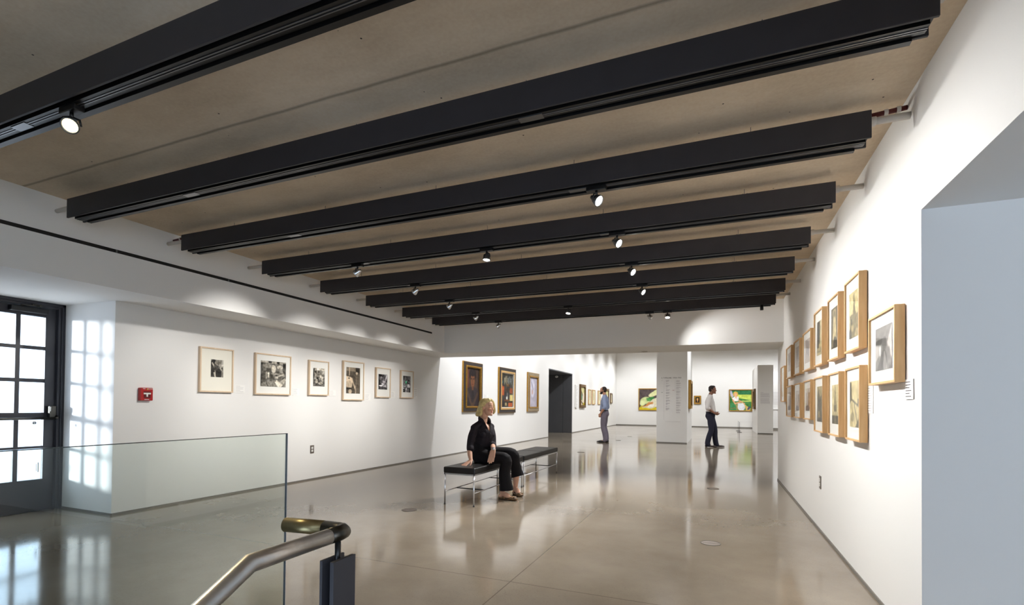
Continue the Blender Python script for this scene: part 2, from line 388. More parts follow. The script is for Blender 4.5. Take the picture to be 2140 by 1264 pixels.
# far gallery
struct('wall_far', MB().box((-7.2, 30.0, 0), (9, 30.3, 4.6)), 'wall', 'white end wall of the far gallery', 'wall')
struct('wall_far_right', MB().box((8.7, 8.93, 0), (9, 30.0, 4.6)), 'wall', 'white right wall of the far gallery', 'wall')
struct('wall_far_front', MB().box((1.2, 8.63, 0), (9, 8.93, 4.6)), 'wall', 'white wall behind the end of the print wall', 'wall')
struct('ceiling_far', MB().box((-7.2, 8.9, 4.6), (9, 30.3, 4.8)), 'wall', 'white ceiling of the far gallery', 'ceiling')
struct('wall_pillar', MB().box((-1.778, 16.297, 0), (-.862, 19.35, 4.6)), 'wall', 'square white pillar with the printed timeline', 'pillar')
struct('wall_partition', MB().box((1.62, 23.97, 0), (2.222, 27.42, 2.98)), 'wall', 'free standing white partition block in the far gallery', 'partition')
m = MB(); m.box((2.40, 28.8, 0), (4.2, 28.95, 2.98)); m.box((2.40, 28.77, 1.05), (4.2, 28.8, 1.085))
struct('wall_partition_rear', m, 'wall', 'white text panel behind the partition at right', 'partition')
# base strips
def base(name, a, b, label):
    struct(name, MB().box(a, b), 'base', label, 'baseboard')
base('baseboard_left', (XL, 3.086, 0), (XL + .008, 17.03, .02), 'thin grey base strip along the left wall')
base('baseboard_left_far', (XL, 20.2, 0), (XL + .008, 30.0, .03), 'thin grey base strip of the far left wall')
base('baseboard_reveal', (-6.49, 3.078, 0), (XL, 3.086, .02), 'thin grey base strip of the door reveal')
base('baseboard_right', (XR - .008, 2.917, 0), (XR, 8.93, .02), 'thin grey base strip along the right wall')
base('baseboard_far', (XL, 29.99, 0), (8.7, 30.0, .055), 'grey base strip along the end wall')
base('baseboard_pillar', (-1.78, 16.29, 0), (-.86, 16.297, .03), 'thin dark base line of the pillar')
base('baseboard_partition', (1.62, 23.962, 0), (2.222, 23.97, .04), 'thin base line of the partition')
base('baseboard_partition_rear', (2.40, 28.79, 0), (4.2, 28.8, .09), 'grey base strip of the rear panel')
# black slot in the fascia
m = MB(); m.box((XF, YE, 2.424), (XF + .004, 7.74, 2.452))
struct('trim_slot', m, 'slot', 'thin black track slot along the left fascia', 'slot')
for (y0, lab) in ((2.62, 'small bright joint clip in the black fascia slot nearest the door'), (3.68, 'small bright joint clip in the black fascia slot farther along')):
    tag(MB().box((XF + .002, y0, 2.426), (XF + .007, y0 + .012, 2.45)).build('trim_clip', 'rail_alu'), lab, 'clip', kind='structure')

# ---------------------------------------------------------------- glazed door
dr = thing('door_1', 'dark steel door glazed with small square panes at left', 'door', (-6.54, 2.58, 0)); dr['kind'] = 'structure'
def L(mb, n, m_, bevel=0., parent=dr):          # local to the door
    mb.v = [(x + 6.54, y - 2.58, z) for x, y, z in mb.v]
    return mb.build(n, m_, parent, bevel=bevel)
m = MB(); m.box((-6.60, 3.03, 0), (-6.49, 3.086, 2.172)); m.box((-6.60, 2.09, 2.115), (-6.49, 3.03, 2.172)); m.box((-6.60, 2.03, 0), (-6.49, 2.09, 2.172))
m.box((-6.49, 3.055, 0), (-6.475, 3.086, 2.172)); m.box((-6.49, 2.03, 2.14), (-6.475, 3.086, 2.172))
L(m, 'door_frame', 'doorpaint', .004)
m = MB(); m.box((-6.62, 2.09, 0), (-6.48, 3.03, .0035)); m.box((-6.62, 2.09, .0035), (-6.576, 3.03, .02)); L(m, 'threshold', 'darksteel')
cols = [(2.264, 2.465), (2.502, 2.70), (2.737, 2.938)]
rows = [(.328, .636), (.673, .955), (1.02, 1.335), (1.373, 1.675), (1.711, 2.02)]
leaf = MB()
leaf.box((-6.575, 2.938, .004), (-6.53, 3.028, 2.113)); leaf.box((-6.575, 2.092, .004), (-6.53, 2.264, 2.113))
leaf.box((-6.575, 2.264, .004), (-6.53, 2.938, .328)); leaf.box((-6.575, 2.264, 2.02), (-6.53, 2.938, 2.113))
zz = [(.636, .673), (.955, 1.02), (1.335, 1.373), (1.675, 1.711)]
for a, b in zz: leaf.box((-6.57, 2.264, a), (-6.534, 2.938, b))
for a, b in ((2.465, 2.502), (2.70, 2.737)):
    for r0, r1 in rows: leaf.box((-6.57, a, r0), (-6.534, b, r1))
lf = L(leaf, 'door_leaf', 'doorpaint')
for c0, c1 in cols:
    for r0, r1 in rows: L(MB().box((-6.555, c0, r0), (-6.549, c1, r1)), 'glass_pane', 'pane')
m = MB(); m.tube([(-6.45, 2.16, .962), (-6.45, 3.0, .962)], .013); m.tube([(-6.45, 3.0, .962), (-6.45, 3.015, .966), (-6.47, 3.02, .98), (-6.53, 3.02, .985)], .013)
m.tube([(-6.45, 2.16, .962), (-6.53, 2.15, .965)], .013)
L(m, 'push_bar', 'darksteel')
m = MB(); m.box((-6.53, 2.962, .96), (-6.47, 3.018, 1.09)); m.box((-6.47, 2.964, 1.03), (-6.455, 2.978, 1.085))
L(m, 'latch_case', 'darksteel', .004)
m = MB(); m.box((-6.53, 2.632, 2.045), (-6.46, 2.93, 2.098)); L(m, 'door_closer', 'black', .006)
m = MB(); m.tube([(-6.45, 2.70, 2.105), (-6.44, 2.80, 2.115), (-6.49, 2.88, 2.125)], .007); m.box((-6.49, 2.80, 2.11), (-6.47, 2.88, 2.135)); L(m, 'closer_arm', 'darksteel')
m = MB(); m.lathe([(0, .0), (.0, .016), (.02, .016), (.022, 0)], (-6.53, 2.855, .915), (1, 0, 0)); L(m, 'lock_cylinder', 'chrome')
m = MB(); m.box((-6.5485, 2.906, .40), (-6.5475, 2.913, .50)); m.box((-6.5485, 2.892, .41), (-6.5475, 2.895, .49)); m.box((-6.5485, 2.899, .42), (-6.5475, 2.901, .48)); st = L(m, 'door_sticker', 'inkdark')
# outside pavement beyond the door
struct('floor_outside', MB().box((-30, -14, -.35), (-12, 20, -.05)), mat('pale_paving', (.82, .83, .85), .8), 'pale paving outside the glazed door', 'ground')

# dark doorway in the far gallery
d2 = thing('door_2', 'tall dark grey panelled doorway in the far left wall', 'door', (-6.0, 20.15, 0)); d2['kind'] = 'structure'
def L2(mb, n, m_):
    mb.v = [(x + 6.0, y - 20.15, z) for x, y, z in mb.v]; return mb.build(n, m_, d2, bevel=.004)
L2(MB().box((-6.005, 20.15, .0), (-5.62, 20.199, 2.478)), 'door_panel', 'doordark')
L2(MB().box((-7.0, 20.15, .0), (-6.015, 20.199, 2.478)), 'door_panel', 'doordark')
L2(MB().box((-7.19, 17.04, .0), (-7.1, 20.14, 2.478)), 'passage_lining', 'doordark')
L2(MB().box((-7.09, 17.035, 2.44), (-5.62, 20.14, 2.478)), 'door_head', 'doordark')
L2(MB().box((-5.75, 17.031, 0), (-5.62, 17.05, 2.44)), 'door_jamb', 'doordark')
m = MB(); m.ball((0, 0, 0), (.07, .045, .05), n=8)
o = m.build('motion_sensor', 'white', loc=(-6.28, 20.10, 2.36)); tag(o, 'small white dome sensor inside the dark doorway', 'sensor')

# ---------------------------------------------------------------- beams
YBEAM = [1.283, 2.147, 3.0, 3.868, 4.763, 5.65, 6.56, 7.45]
XEND = [(-4.53, .72), (-4.53, .715), (-4.515, .72), (-4.517, .728), (-4.563, .719), (-4.58, .713), (-4.604, .734), (-4.605, .722)]
ORD = ['nearest', 'second', 'third', 'fourth', 'fifth', 'sixth', 'seventh', 'farthest']
BW = .115
for k, (y, (xa, xb)) in enumerate(zip(YBEAM, XEND)):
    dz = .035 if k == 7 else 0.
    z1, z0 = 2.667 + dz, 2.524 + dz * .5
    lab = ('%s dark steel ceiling beam counted from the camera, with a lighting track beneath' % ORD[k])
    t = thing('ceiling_beam', lab, 'beam', ((xa + xb) / 2, y + BW / 2, z1), 0, 'dark beams under the concrete ceiling')
    cx, cy = (xa + xb) / 2, y + BW / 2
    def B(mb, n, m_, bevel=0.):
        mb.v = [(px - cx, py - cy, pz - z1) for px, py, pz in mb.v]; return mb.build(n, m_, t, bevel=bevel)
    m = MB(); m.box((xa, y, z0), (xb, y + .012, z1)); m.box((xa, y + .012, z0 + .03), (xb, y + BW - .012, z1)); m.box((xa, y + BW - .012, z0), (xb, y + BW, z1))
    B(m, 'beam_casing', 'beam', .002)
    m = MB()
    ta, tb = xa + .05, xb - .02
    m.box((ta, y + .028, z0 - .005), (tb, y + .080, z0 + .03))
    m.box((ta + .04, y + .088, z0 - .016), (tb - .035, y + BW, z0 + .002))
    tr = B(m, 'lighting_track', 'track')
    m = MB(); m.box((ta, y + .045, z0 - .0075), (tb, y + .050, z0 - .004)); m.box((ta, y + .057, z0 - .0075), (tb, y + .061, z0 - .004))
    m.v = [(px - cx, py - cy, pz - z1) for px, py, pz in m.v]; m.build('track_conductor', 'rail_alu', tr)
    for xj in (xa + 1.25, xb - 1.6):
        m = MB(); m.box((xj, y + .034, z0 - .0085), (xj + .12, y + .074, z0 + .0)); m.v = [(px - cx, py - cy, pz - z1) for px, py, pz in m.v]; m.build('track_joiner', 'rail_alu', tr)
    for xh in np.linspace(xa + .55, xb - .55, 5):
        m = MB(); m.tube([(xh, y + BW - .012, z1 - .01), (xh, y + BW - .012, ZC)], .0018, 8); B(m, 'hanger_rod', 'rail_alu'); m = MB()
        for q in (-.014, .014): m.lathe([(0, .007), (.010, .007), (.013, .004), (.013, 0)], (xh + q, y + .03, z1), (0, 0, 1), 10)
        m.box((xh - .022, y + .022, z1 - .002), (xh + .022, y + .038, z1 + .003)); B(m, 'hanger_clip', 'chrome')
    m = MB(); m.tube([(xb - .02, y + .06, z1 - .035), (XR, y + .06, z1 - .035)], .018); m.lathe([(0, .024), (.03, .024)], (xb, y + .06, z1 - .035), (1, 0, 0), 14)
    B(m, 'end_conduit', 'pipe')
    m = MB(); m.tube([(xa + .02, y + .06, z1 - .035), (XF, y + .06, z1 - .035)], .016); B(m, 'end_conduit', 'pipe')
for x0, x1, yy, z, lab in ((.74, .893, 3.075, 2.662, 'short red pipe with white couplings beside the right end of the third beam'), (-4.783, -4.53, 3.09, 2.66, 'short red pipe at the left end of the third beam')):
    t = thing('sprinkler_pipe', lab, 'pipe', (x0, yy, z))
    m = MB(); m.tube([(0, 0.02, .018), (x1 - x0, .02, .03)], .012); m.build('pipe', 'redpipe', t)
    for q in (.35, .7): m = MB(); m.lathe([(0, .016), (.018, .016)], ((x1 - x0) * q, .02, .018 + .012 * q), (1, 0, .08), 12); m.build('coupling', 'pipe', t)

# ---------------------------------------------------------------- track spotlights
def add_light(name, kind, loc, aim, energy, color, size=.05, angle=60, blend=.6, parent=None, sx=None, sy=None):
    l = bpy.data.lights.new(name, kind); l.energy = energy; l.color = color
    if kind == 'SPOT': l.spot_size = R(angle); l.spot_blend = blend; l.shadow_soft_size = size
    if kind == 'AREA':
        l.shape = 'RECTANGLE'; l.size = sx; l.size_y = sy
    o = bpy.data.objects.new(name, l); COL.objects.link(o); o.location = loc
    d = Vector(aim) - Vector(loc); o.rotation_euler = d.to_track_quat('-Z', 'Y').to_euler()
    if parent:
        o.parent = parent; o.location = Vector(loc) - parent.location
    return o

WARM = (1., .975, .935)
def spotlight(beam, x, aim, lit, label, group, energy, angle=56, yellow=False, drop=.075, blend=.8):
    y = YBEAM[beam - 1] + .055; dz = .035 if beam == 8 else 0.
    z0 = 2.524 + dz * .5 - .008
    t = thing('track_spotlight', label, 'spotlight', (x, y, z0), 0, group)
    m = MB(); m.box((-.062, -.022, -.022), (.062, .022, .004)); m.build('track_adapter', 'black', t, bevel=.003)
    P = Vector((0, 0, -drop))
    d = (Vector(aim) - (t.location + P)).normalized()
    side = d.cross(Vector((0, 0, 1))).normalized()
    m = MB(); m.tube([(0, 0, -.02), (0, 0, -drop * .55)], .008, 10)
    m.tube([(0, 0, -drop * .5), tuple(side * .03 + Vector((0, 0, -drop * .62))), tuple(P + side * .036)], .0045, 8)
    m.tube([tuple(side * .03 + Vector((0, 0, -drop * .62))), tuple(Vector((0, 0, -drop * .5))), tuple(-side * .03 + Vector((0, 0, -drop * .62))), tuple(P - side * .036)], .0045, 8)
    m.build('bracket', 'black', t)
    m = MB(); m.lathe([(-.045, 0), (-.045, .012), (-.03, .015), (-.012, .026), (.012, .034), (.018, .036), (.026, .036), (.026, .031), (.016, .030)], P, d, 18); m.build('lamp_head', 'chrome' if not lit else 'rail_alu', t)
    m = MB(); m.lathe([(.017, 0.0), (.019, .015), (.017, .030)], P, d, 18)
    m.build('lamp_lens', ('bulbyellow' if yellow else 'bulb') if lit else 'lens', t)
    if energy:
        add_light('lamp_beam', 'SPOT', t.location + P + d * .05, aim, energy, (1., .82, .5) if yellow else ((1., .99, .975) if x > -2 else WARM), .03, angle, blend, t)
    return t

G1, G2, G3 = 'lit spotlights aimed at the print wall', 'spotlights aimed at the left wall', 'spotlights in the middle of the beams'
ER, EL_ = 53, 66
spotlight(3, -.704, (XR, 2.5, 1.2), True, 'lit spotlight under the third beam, largest of the row toward the print wall', G1, ER, 104, blend=1.)
spotlight(4, -.736, (XR, 3.2, 1.25), True, 'lit spotlight under the fourth beam on the print wall side', G1, ER, 104, blend=1.)
spotlight(5, -.764, (XR, 4.1, 1.3), True, 'lit spotlight under the fifth beam on the print wall side', G1, ER, 104, blend=1.)
spotlight(6, -.787, (XR, 5.0, 1.3), True, 'lit spotlight under the sixth beam on the print wall side', G1, ER * .9, 104, blend=1.)
spotlight(4, -3.286, (XL, 3.6, 1.1), False, 'silver backed spotlight under the fourth beam toward the left wall', G2, EL_, 56, blend=1.)
spotlight(5, -3.204, (XL, 4.8, .98), False, 'silver backed spotlight under the fifth beam toward the left wall', G2, EL_, 56, blend=1.)
spotlight(6, -3.262, (XL, 5.6, .95), False, 'silver backed spotlight under the sixth beam toward the left wall', G2, EL_, 56, blend=1.)
spotlight(7, -3.33, (XL, 6.4, .95), False, 'silver backed spotlight under the seventh beam toward the left wall', G2, EL_, 56, blend=1.)
spotlight(8, -3.36, (XL, 7.4, .95), False, 'dark hanging spotlight at the left of the farthest beam', G2, EL_, 56, blend=1.)
spotlight(4, -1.875, (-1.95, 3.6, 0), True, 'lit spotlight in the middle of the fourth beam', G3, 88, 96)
spotlight(7, -1.906, (-2.0, 6.0, 0), True, 'lit spotlight in the middle of the seventh beam', G3, 112, 104)
spotlight(8, -.672, (-.6, 6.6, 0), True, 'lit spotlight hanging below the farthest beam near its right third', G1, 112, 104)
spotlight(8, -.922, (XR, 8.3, 1.6), False, 'dark lensed black spotlight casting a beam, left of the lit one on the farthest beam', G1, 30, 80)  # lens drawn unlit, yet it casts a beam on the print wall
spotlight(1, -2.80, (-1.4, .1, 1.0), True, 'glowing yellow spotlight under the nearest beam at upper left', 'yellow spotlight', 30, 80, True)
m = MB(); m.lathe([(0, 0), (0, .022), (.07, .022), (.072, 0)], (0, 0, 0), (0, 0, -1), 16)
tag(m.build('track_plug', 'black', loc=(.555, YBEAM[7] + .055, 2.54)), 'short black cylinder plugged under the right end of the farthest beam', 'track plug')

# ---------------------------------------------------------------- art
class Art:
    def __init__(s, nx, ny, bg): s.nx, s.ny = nx, ny; s.u, s.v = np.meshgrid((np.arange(nx) + .5) / nx, (np.arange(ny) + .5) / ny); s.a = np.zeros((ny, nx, 3)); s.a[:] = bg
    def mixm(s, k, c): s.a += (np.array(c) - s.a) * np.clip(k, 0, 1)[..., None]; return s
    def grad(s, c0, c1, ax=1):
        t = (s.v if ax else s.u)[..., None]; s.a = np.array(c0) * (1 - t) + np.array(c1) * t; return s
    def ell(s, cx, cy, rx, ry, c, rot=0., soft=.15, op=1.):
        ca, sa = math.cos(rot), math.sin(rot); x = s.u - cx; y = s.v - cy
        d = np.hypot((x * ca + y * sa) / rx, (-x * sa + y * ca) / ry); return s.mixm(op * np.clip((1 - d) / soft + .5, 0, 1), c)
    def poly(s, pts, c, op=1.):
        ins = np.zeros_like(s.u, bool); n = len(pts)
        for i in range(n):
            (x0, y0), (x1, y1) = pts[i], pts[(i + 1) % n]
            if y0 == y1: continue
            cr = ((y0 > s.v) != (y1 > s.v)) & (s.u < (x1 - x0) * (s.v - y0) / (y1 - y0) + x0); ins ^= cr
        return s.mixm(ins * op, c)
    def rect(s, x0, y0, x1, y1, c, op=1.): return s.poly([(x0, y0), (x1, y0), (x1, y1), (x0, y1)], c, op)
    def line(s, p, q, w, c, op=1.):
        px, py = p; dx, dy = q[0] - px, q[1] - py; t = np.clip(((s.u - px) * dx + (s.v - py) * dy) / (dx * dx + dy * dy), 0, 1)
        d = np.hypot(s.u - px - t * dx, s.v - py - t * dy); return s.mixm(op * np.clip((w - d) / (w * .5) + .5, 0, 1), c)
    def noise(s, amp, cell, seed=1, tint=(1, 1, 1)):
        rg = np.random.default_rng(seed); ky, kx = max(2, int(s.ny / cell)), max(2, int(s.nx / cell)); g = rg.random((ky + 1, kx + 1))
        y = s.v * ky - 1e-6; x = s.u * kx - 1e-6; i = y.astype(int); j = x.astype(int); fy = y - i; fx = x - j
        n = g[i, j] * (1 - fy) * (1 - fx) + g[i + 1, j] * fy * (1 - fx) + g[i, j + 1] * (1 - fy) * fx + g[i + 1, j + 1] * fy * fx
        s.a = np.clip(s.a + (n - .5)[..., None] * 2 * amp * np.array(tint), 0, 1); return s
    def build(s, name, w, h, mat_, parent, y, cx=0., cz=0.):
        q = np.pad(s.a, ((1, 1), (1, 1), (0, 0)), mode='edge'); s.a = (q[1:-1, 1:-1] * 2 + q[:-2, 1:-1] + q[2:, 1:-1] + q[1:-1, :-2] + q[1:-1, 2:]) / 6
        nx, ny = s.nx, s.ny; me = bpy.data.meshes.new(name)
        xs = np.linspace(-w / 2, w / 2, nx) + cx; zs = np.linspace(-h / 2, h / 2, ny) + cz
        X, Z = np.meshgrid(xs, zs); V = np.stack([X, np.full_like(X, y), Z], -1).reshape(-1, 3)
        fs = [(j * nx + i, j * nx + i + 1, (j + 1) * nx + i + 1, (j + 1) * nx + i) for j in range(ny - 1) for i in range(nx - 1)]
        n = len(V)
        # a thin backing sheet gives the print its thickness
        B = [(-w / 2 + cx, y + .0015, -h / 2 + cz), (w / 2 + cx, y + .0015, -h / 2 + cz), (w / 2 + cx, y + .0015, h / 2 + cz), (-w / 2 + cx, y + .0015, h / 2 + cz)]
        V = [tuple(v) for v in V] + B
        fs.append((n + 3, n + 2, n + 1, n))
        me.from_pydata(V, [], fs); me.update()
        a = me.color_attributes.new('paint', 'FLOAT_COLOR', 'POINT')
        c = np.clip(s.a, 0, 1); c = np.where(c <= .04045, c / 12.92, ((c + .055) / 1.055) ** 2.4).reshape(-1, 3)
        c = np.vstack([c, np.full((4, 3), .8)]); c = np.hstack([c, np.ones((len(c), 1))]).astype(np.float32)
        a.data.foreach_set('color', c.ravel()); me.materials.append(M[mat_])
        o = bpy.data.objects.new(name, me); COL.objects.link(o); o.parent = parent; return o

def frame_mesh(w, h, fw, d, inner=None, mi=0, y0=0.):
    """mitred frame in local coordinates, wall at y=0, front at y=-d"""
    mb = MB()
    O = [(-w / 2, -h / 2), (w / 2, -h / 2), (w / 2, h / 2), (-w / 2, h / 2)]; I = [(-w / 2 + fw, -h / 2 + fw), (w / 2 - fw, -h / 2 + fw), (w / 2 - fw, h / 2 - fw), (-w / 2 + fw, h / 2 - fw)]
    for i in range(4):
        j = (i + 1) % 4; a, b, c, e = O[i], O[j], I[j], I[i]
        mb.hexa([(p[0], y0, p[1]) for p in (a, b, c, e)], [(p[0], -d, p[1]) for p in (a, b, c, e)], mi)
    return mb

def place(wall, u, z):
    """wall, coordinate along it, height -> location and turn"""
    if wall == 'L': return (XL, u, z), PI / 2
    if wall == 'R': return (XR, u, z), -PI / 2
    if wall == 'B': return (u, 30.0, z), 0.
    if wall == 'K': return (-.862, u, z), PI / 2
    if wall == 'N': return (1.62, u, z), -PI / 2

def photo_frame(wall, u, z, w, h, pw, ph, art, label, group, wood_='maple', board='matb', d=.04, fw=.017, du=0., dz=.0, cat='framed photograph', gap=.004):
    loc, rz = place(wall, u, z)
    t = thing('framed_photograph', label, cat, loc, rz, group)
    frame_mesh(w, h, fw, d, y0=-gap).build('frame', wood_, t, bevel=.0015)
    m = MB(); m.box((-w / 2 + fw * .6, -d + .012, -h / 2 + fw * .6), (w / 2 - fw * .6, -gap - .002, h / 2 - fw * .6)); m.build('mat_board', board, t)
    art.build('print', pw, ph, 'photo', t, -d + .0095, du, dz)
    m = MB(); m.box((-w / 2 + fw * .8, -d + .0055, -h / 2 + fw * .8), (w / 2 - fw * .8, -d + .0075, h / 2 - fw * .8)); m.build('glazing', 'picglass', t)
    return t

W = lambda k, t=(1., .965, .9): (k * t[0], k * t[1], k * t[2])       # toned greys
def ph1():
    a = Art(44, 60, W(.62)); a.noise(.2, 9, 1); a.rect(.0, .0, .3, .9, W(.22)); a.ell(.22, .92, .14, .1, W(.12)); a.line((.12, .78), (.36, .5), .05, W(.78)); a.poly([(.2, .25), (.3, 0), (.5, 0), (.4, .3)], W(.85))
    a.poly([(.25, .75), (.75, .6), (.85, .3), (.5, .25), (.3, .4)], W(.32)); a.ell(.62, .2, .24, .3, W(.15)); a.ell(.82, .55, .12, .14, W(.75)); a.ell(.88, .52, .05, .07, W(.2)); a.line((.55, .95), (.6, .7), .02, W(.4)); a.line((.8, .98), (.78, .6), .015, W(.35)); return a.noise(.16, 3, 2)
def ph2():
    a = Art(80, 72, W(.42)); a.noise(.15, 10, 3); a.rect(0, 0, .07, 1, W(.25)); a.rect(0, .9, 1, 1, W(.7)); a.rect(.3, .92, .42, 1, W(.15)); a.rect(.62, .91, .72, .99, W(.12)); a.rect(.86, .3, 1, .95, W(.24))
    a.poly([(.05, .18), (.08, .93), (.85, .85), (.8, .3)], W(.4)); a.noise(.2, 8, 5); a.ell(.5, .7, .09, .16, W(.86)); a.ell(.75, .78, .12, .08, W(.82)); a.ell(.25, .8, .16, .08, W(.6)); a.poly([(.38, .53), (.75, .53), (.68, .48), (.42, .48)], W(.72)); a.line((.75, .7), (.92, .45), .05, W(.6)); a.line((.7, .43), (.88, .5), .03, W(.8))
    a.rect(.27, .35, .34, .52, W(.85)); a.rect(.2, .3, .24, .58, W(.75)); a.ell(.3, .52, .04, .04, W(.95)); a.rect(.55, .33, .68, .42, W(.8)); a.poly([(0, 0), (1, 0), (1, .3), (.6, .27), (.05, .15)], W(.55)); a.poly([(.55, .18), (.62, .28), (.88, .1), (.8, .0), (.68, .0)], W(.96)); a.line((.22, .15), (.3, .0), .012, W(.2)); a.poly([(.75, .2), (.95, .38), (1, .3), (.9, .12)], W(.75)); return a.noise(.15, 3, 6)
def ph3():
    a = Art(48, 64, W(.5)); a.poly([(0, 1), (1, 1), (1, .86), (.4, .88)], W(.85)); a.rect(0, .4, .1, .95, W(.2)); a.poly([(.1, 1), (.4, .88), (.3, .5), (.1, .6)], W(.7)); a.ell(.22, .78, .05, .09, W(.3)); a.rect(.45, .55, .95, .85, W(.6)); a.noise(.25, 6, 8); a.ell(.5, .76, .14, .03, W(.25)); a.rect(0, 0, 1, .38, W(.33)); a.ell(.4, .4, .09, .1, W(.12)); a.ell(.3, .28, .12, .12, W(.8)); a.ell(.65, .55, .09, .1, W(.88)); a.ell(.65, .18, .2, .08, W(.72)); a.ell(.8, .4, .08, .14, W(.78)); return a.noise(.28, 4, 9)
def ph4():
    t = (1., .9, .78); a = Art(50, 84, W(.55, t)); a.poly([(0, 1), (.75, 1), (.7, .82), (0, .86)], W(.6, t)); a.rect(0, .6, .9, .84, W(.34, t)); a.rect(.2, .68, .24, 1, W(.92, t)); a.poly([(.66, 1), (.95, 1), (.95, .78), (.66, .86)], W(.2, t)); a.rect(.66, 0, 1, .8, W(.42, t)); a.ell(.74, .78, .08, .05, W(.8, t)); a.line((.85, .75), (.8, .1), .03, W(.33, t)); a.rect(.4, .0, .66, .6, W(.34, t))
    a.poly([(0, .28), (0, .66), (.35, .62), (.45, .42), (.4, .25), (.2, .22)], W(.88, t)); a.ell(.2, .58, .05, .025, W(.15, t)); a.ell(.2, .35, .22, .14, W(.8, t)); a.line((.4, .58), (.62, .2), .03, W(.85, t)); a.line((.64, .3), (.66, 0), .02, W(.85, t)); a.ell(.15, .19, .25, .04, W(.12, t)); a.rect(0, 0, .4, .16, W(.3, t)); a.ell(.28, .08, .12, .09, W(.8, t)); return a.noise(.1, 4, 4)
def ph5():
    t = (1., .97, 1.); a = Art(46, 66, W(.42, t)); a.noise(.3, 7, 21); a.rect(0, 0, .12, 1, W(.16, t)); a.line((.08, .95), (.35, 1), .05, W(.15, t)); a.line((.9, .9), (.8, .6), .05, W(.92, t)); a.ell(.62, .5, .16, .09, W(.85, t)); a.ell(.5, .36, .16, .05, W(.9, t)); a.ell(.3, .25, .25, .05, W(.92, t)); a.rect(0, .3, .3, .45, W(.14, t)); a.rect(0, 0, 1, .16, W(.3, t)); a.ell(.78, .25, .1, .07, W(.75, t)); return a.noise(.28, 4, 22)
def ph6():
    t = (1., .98, 1.); a = Art(46, 70, W(.42, t)); a.noise(.15, 8, 31); a.rect(0, .75, .15, 1, W(.14, t)); a.rect(.85, .5, 1, 1, W(.55, t)); a.line((.5, .95), (.55, .8), .07, W(.25, t)); a.ell(.72, .65, .1, .14, W(.08, t)); a.ell(.75, .63, .05, .06, W(.8, t)); a.poly([(.55, .3), (.6, .5), (.85, .52), (.95, .35), (.8, .25)], W(.9, t)); a.ell(.4, .62, .09, .08, (.42, .92, .70)); a.ell(.42, .54, .05, .05, (.15, .6, .4)); a.ell(.2, .36, .2, .03, W(.95, t)); a.rect(0, 0, 1, .3, W(.2, t)); a.poly([(.3, 0), (.35, .3), (.52, .3), (.5, 0)], W(.8, t)); a.poly([(.6, 0), (.62, .2), (.72, .22), (.7, 0)], W(.75, t)); a.ell(.1, .25, .1, .03, W(.85, t)); return a.noise(.2, 4, 32)

GL = 'pale framed photographs on the left wall'
LW = [  # y0, y1, z0, z1, print y0,y1,z0,z1
    (3.956, 4.391, 1.266, 1.80, 4.096, 4.257, 1.450, 1.660, ph1, 'small dark print in a wide cream mat, nearest the red alarm'),
    (4.709, 5.297, 1.254, 1.803, 4.795, 5.210, 1.364, 1.709, ph2, 'widest framed photograph of the left wall, a cluttered table still life'),
    (5.636, 6.042, 1.264, 1.79, 5.721, 5.954, 1.402, 1.677, ph3, 'framed photograph of a crowded room, between the widest and the tallest'),
    (6.361, 6.872, 1.199, 1.842, 6.437, 6.775, 1.312, 1.743, ph4, 'tallest framed photograph of the left wall, sepia with a pale draped figure'),
    (7.200, 7.618, 1.258, 1.795, 7.270, 7.523, 1.405, 1.678, ph5, 'dark framed photograph between the tall sepia one and the green spotted one'),
    (7.944, 8.368, 1.260, 1.795, 8.020, 8.270, 1.373, 1.691, ph6, 'framed photograph with a bright green spot, last on the left wall'),
]
for y0, y1, z0, z1, py0, py1, pz0, pz1, fn, lab in LW:
    u, z = (y0 + y1) / 2, (z0 + z1) / 2
    photo_frame('L', u, z, y1 - y0, z1 - z0, py1 - py0, pz1 - pz0, fn(), lab, GL, board='matb' if fn is ph1 else 'matw', du=(py0 + py1) / 2 - u, dz=(pz0 + pz1) / 2 - z)

# --- prints on the right wall (seen from the room, local x runs toward the camera)
S = lambda k, t=(1., .92, .68): (k * t[0], k * t[1], k * t[2])       # sepia
def spire(seed):
    a = Art(40, 56, S(.84)); a.noise(.04, 10, seed); a.rect(.62, 0, 1, .5, S(.55)); a.poly([(.45, .4), (.55, .93), (.6, .93), (.72, .4)], S(.42)); a.ell(.57, .9, .04, .06, S(.35)); a.poly([(.1, 0), (.1, .5), (.8, .55), (.8, 0)], S(.5)); a.rect(.2, .3, .34, .42, S(.25)); a.rect(.25, .15, .5, .28, S(.75)); a.ell(.15, .1, .15, .12, S(.25)); a.ell(.85, .08, .2, .1, S(.7)); return a.noise(.13, 3, seed + 1)
def arch(seed):
    a = Art(40, 60, S(.36)); a.ell(.5, .84, .26, .12, S(.7)); a.ell(.5, .84, .17, .07, S(.5)); a.poly([(.2, .05), (.3, .75), (.7, .75), (.9, .05)], S(.78)); a.line((.3, .7), (.18, .1), .03, S(.3)); a.ell(.6, .08, .3, .2, S(.22)); return a.noise(.12, 4, seed)
def column(seed):
    a = Art(36, 60, S(.6)); a.rect(.0, .2, .6, 1, S(.3)); a.ell(.35, .7, .22, .4, S(.2)); a.rect(.7, .1, 1, 1, S(.8)); a.ell(.55, .28, .14, .06, S(.85)); a.rect(0, 0, 1, .22, S(.72)); a.line((.1, .12), (.8, .1), .02, S(.45)); return a.noise(.14, 4, seed)
def soft(seed):
    a = Art(30, 40, (.78, .72, .68)); a.noise(.1, 8, seed); a.ell(.4, .65, .12, .3, (.5, .45, .44)); a.ell(.68, .55, .1, .34, (.45, .40, .39)); a.rect(0, 0, 1, .22, (.76, .70, .64)); return a.noise(.06, 4, seed + 3)
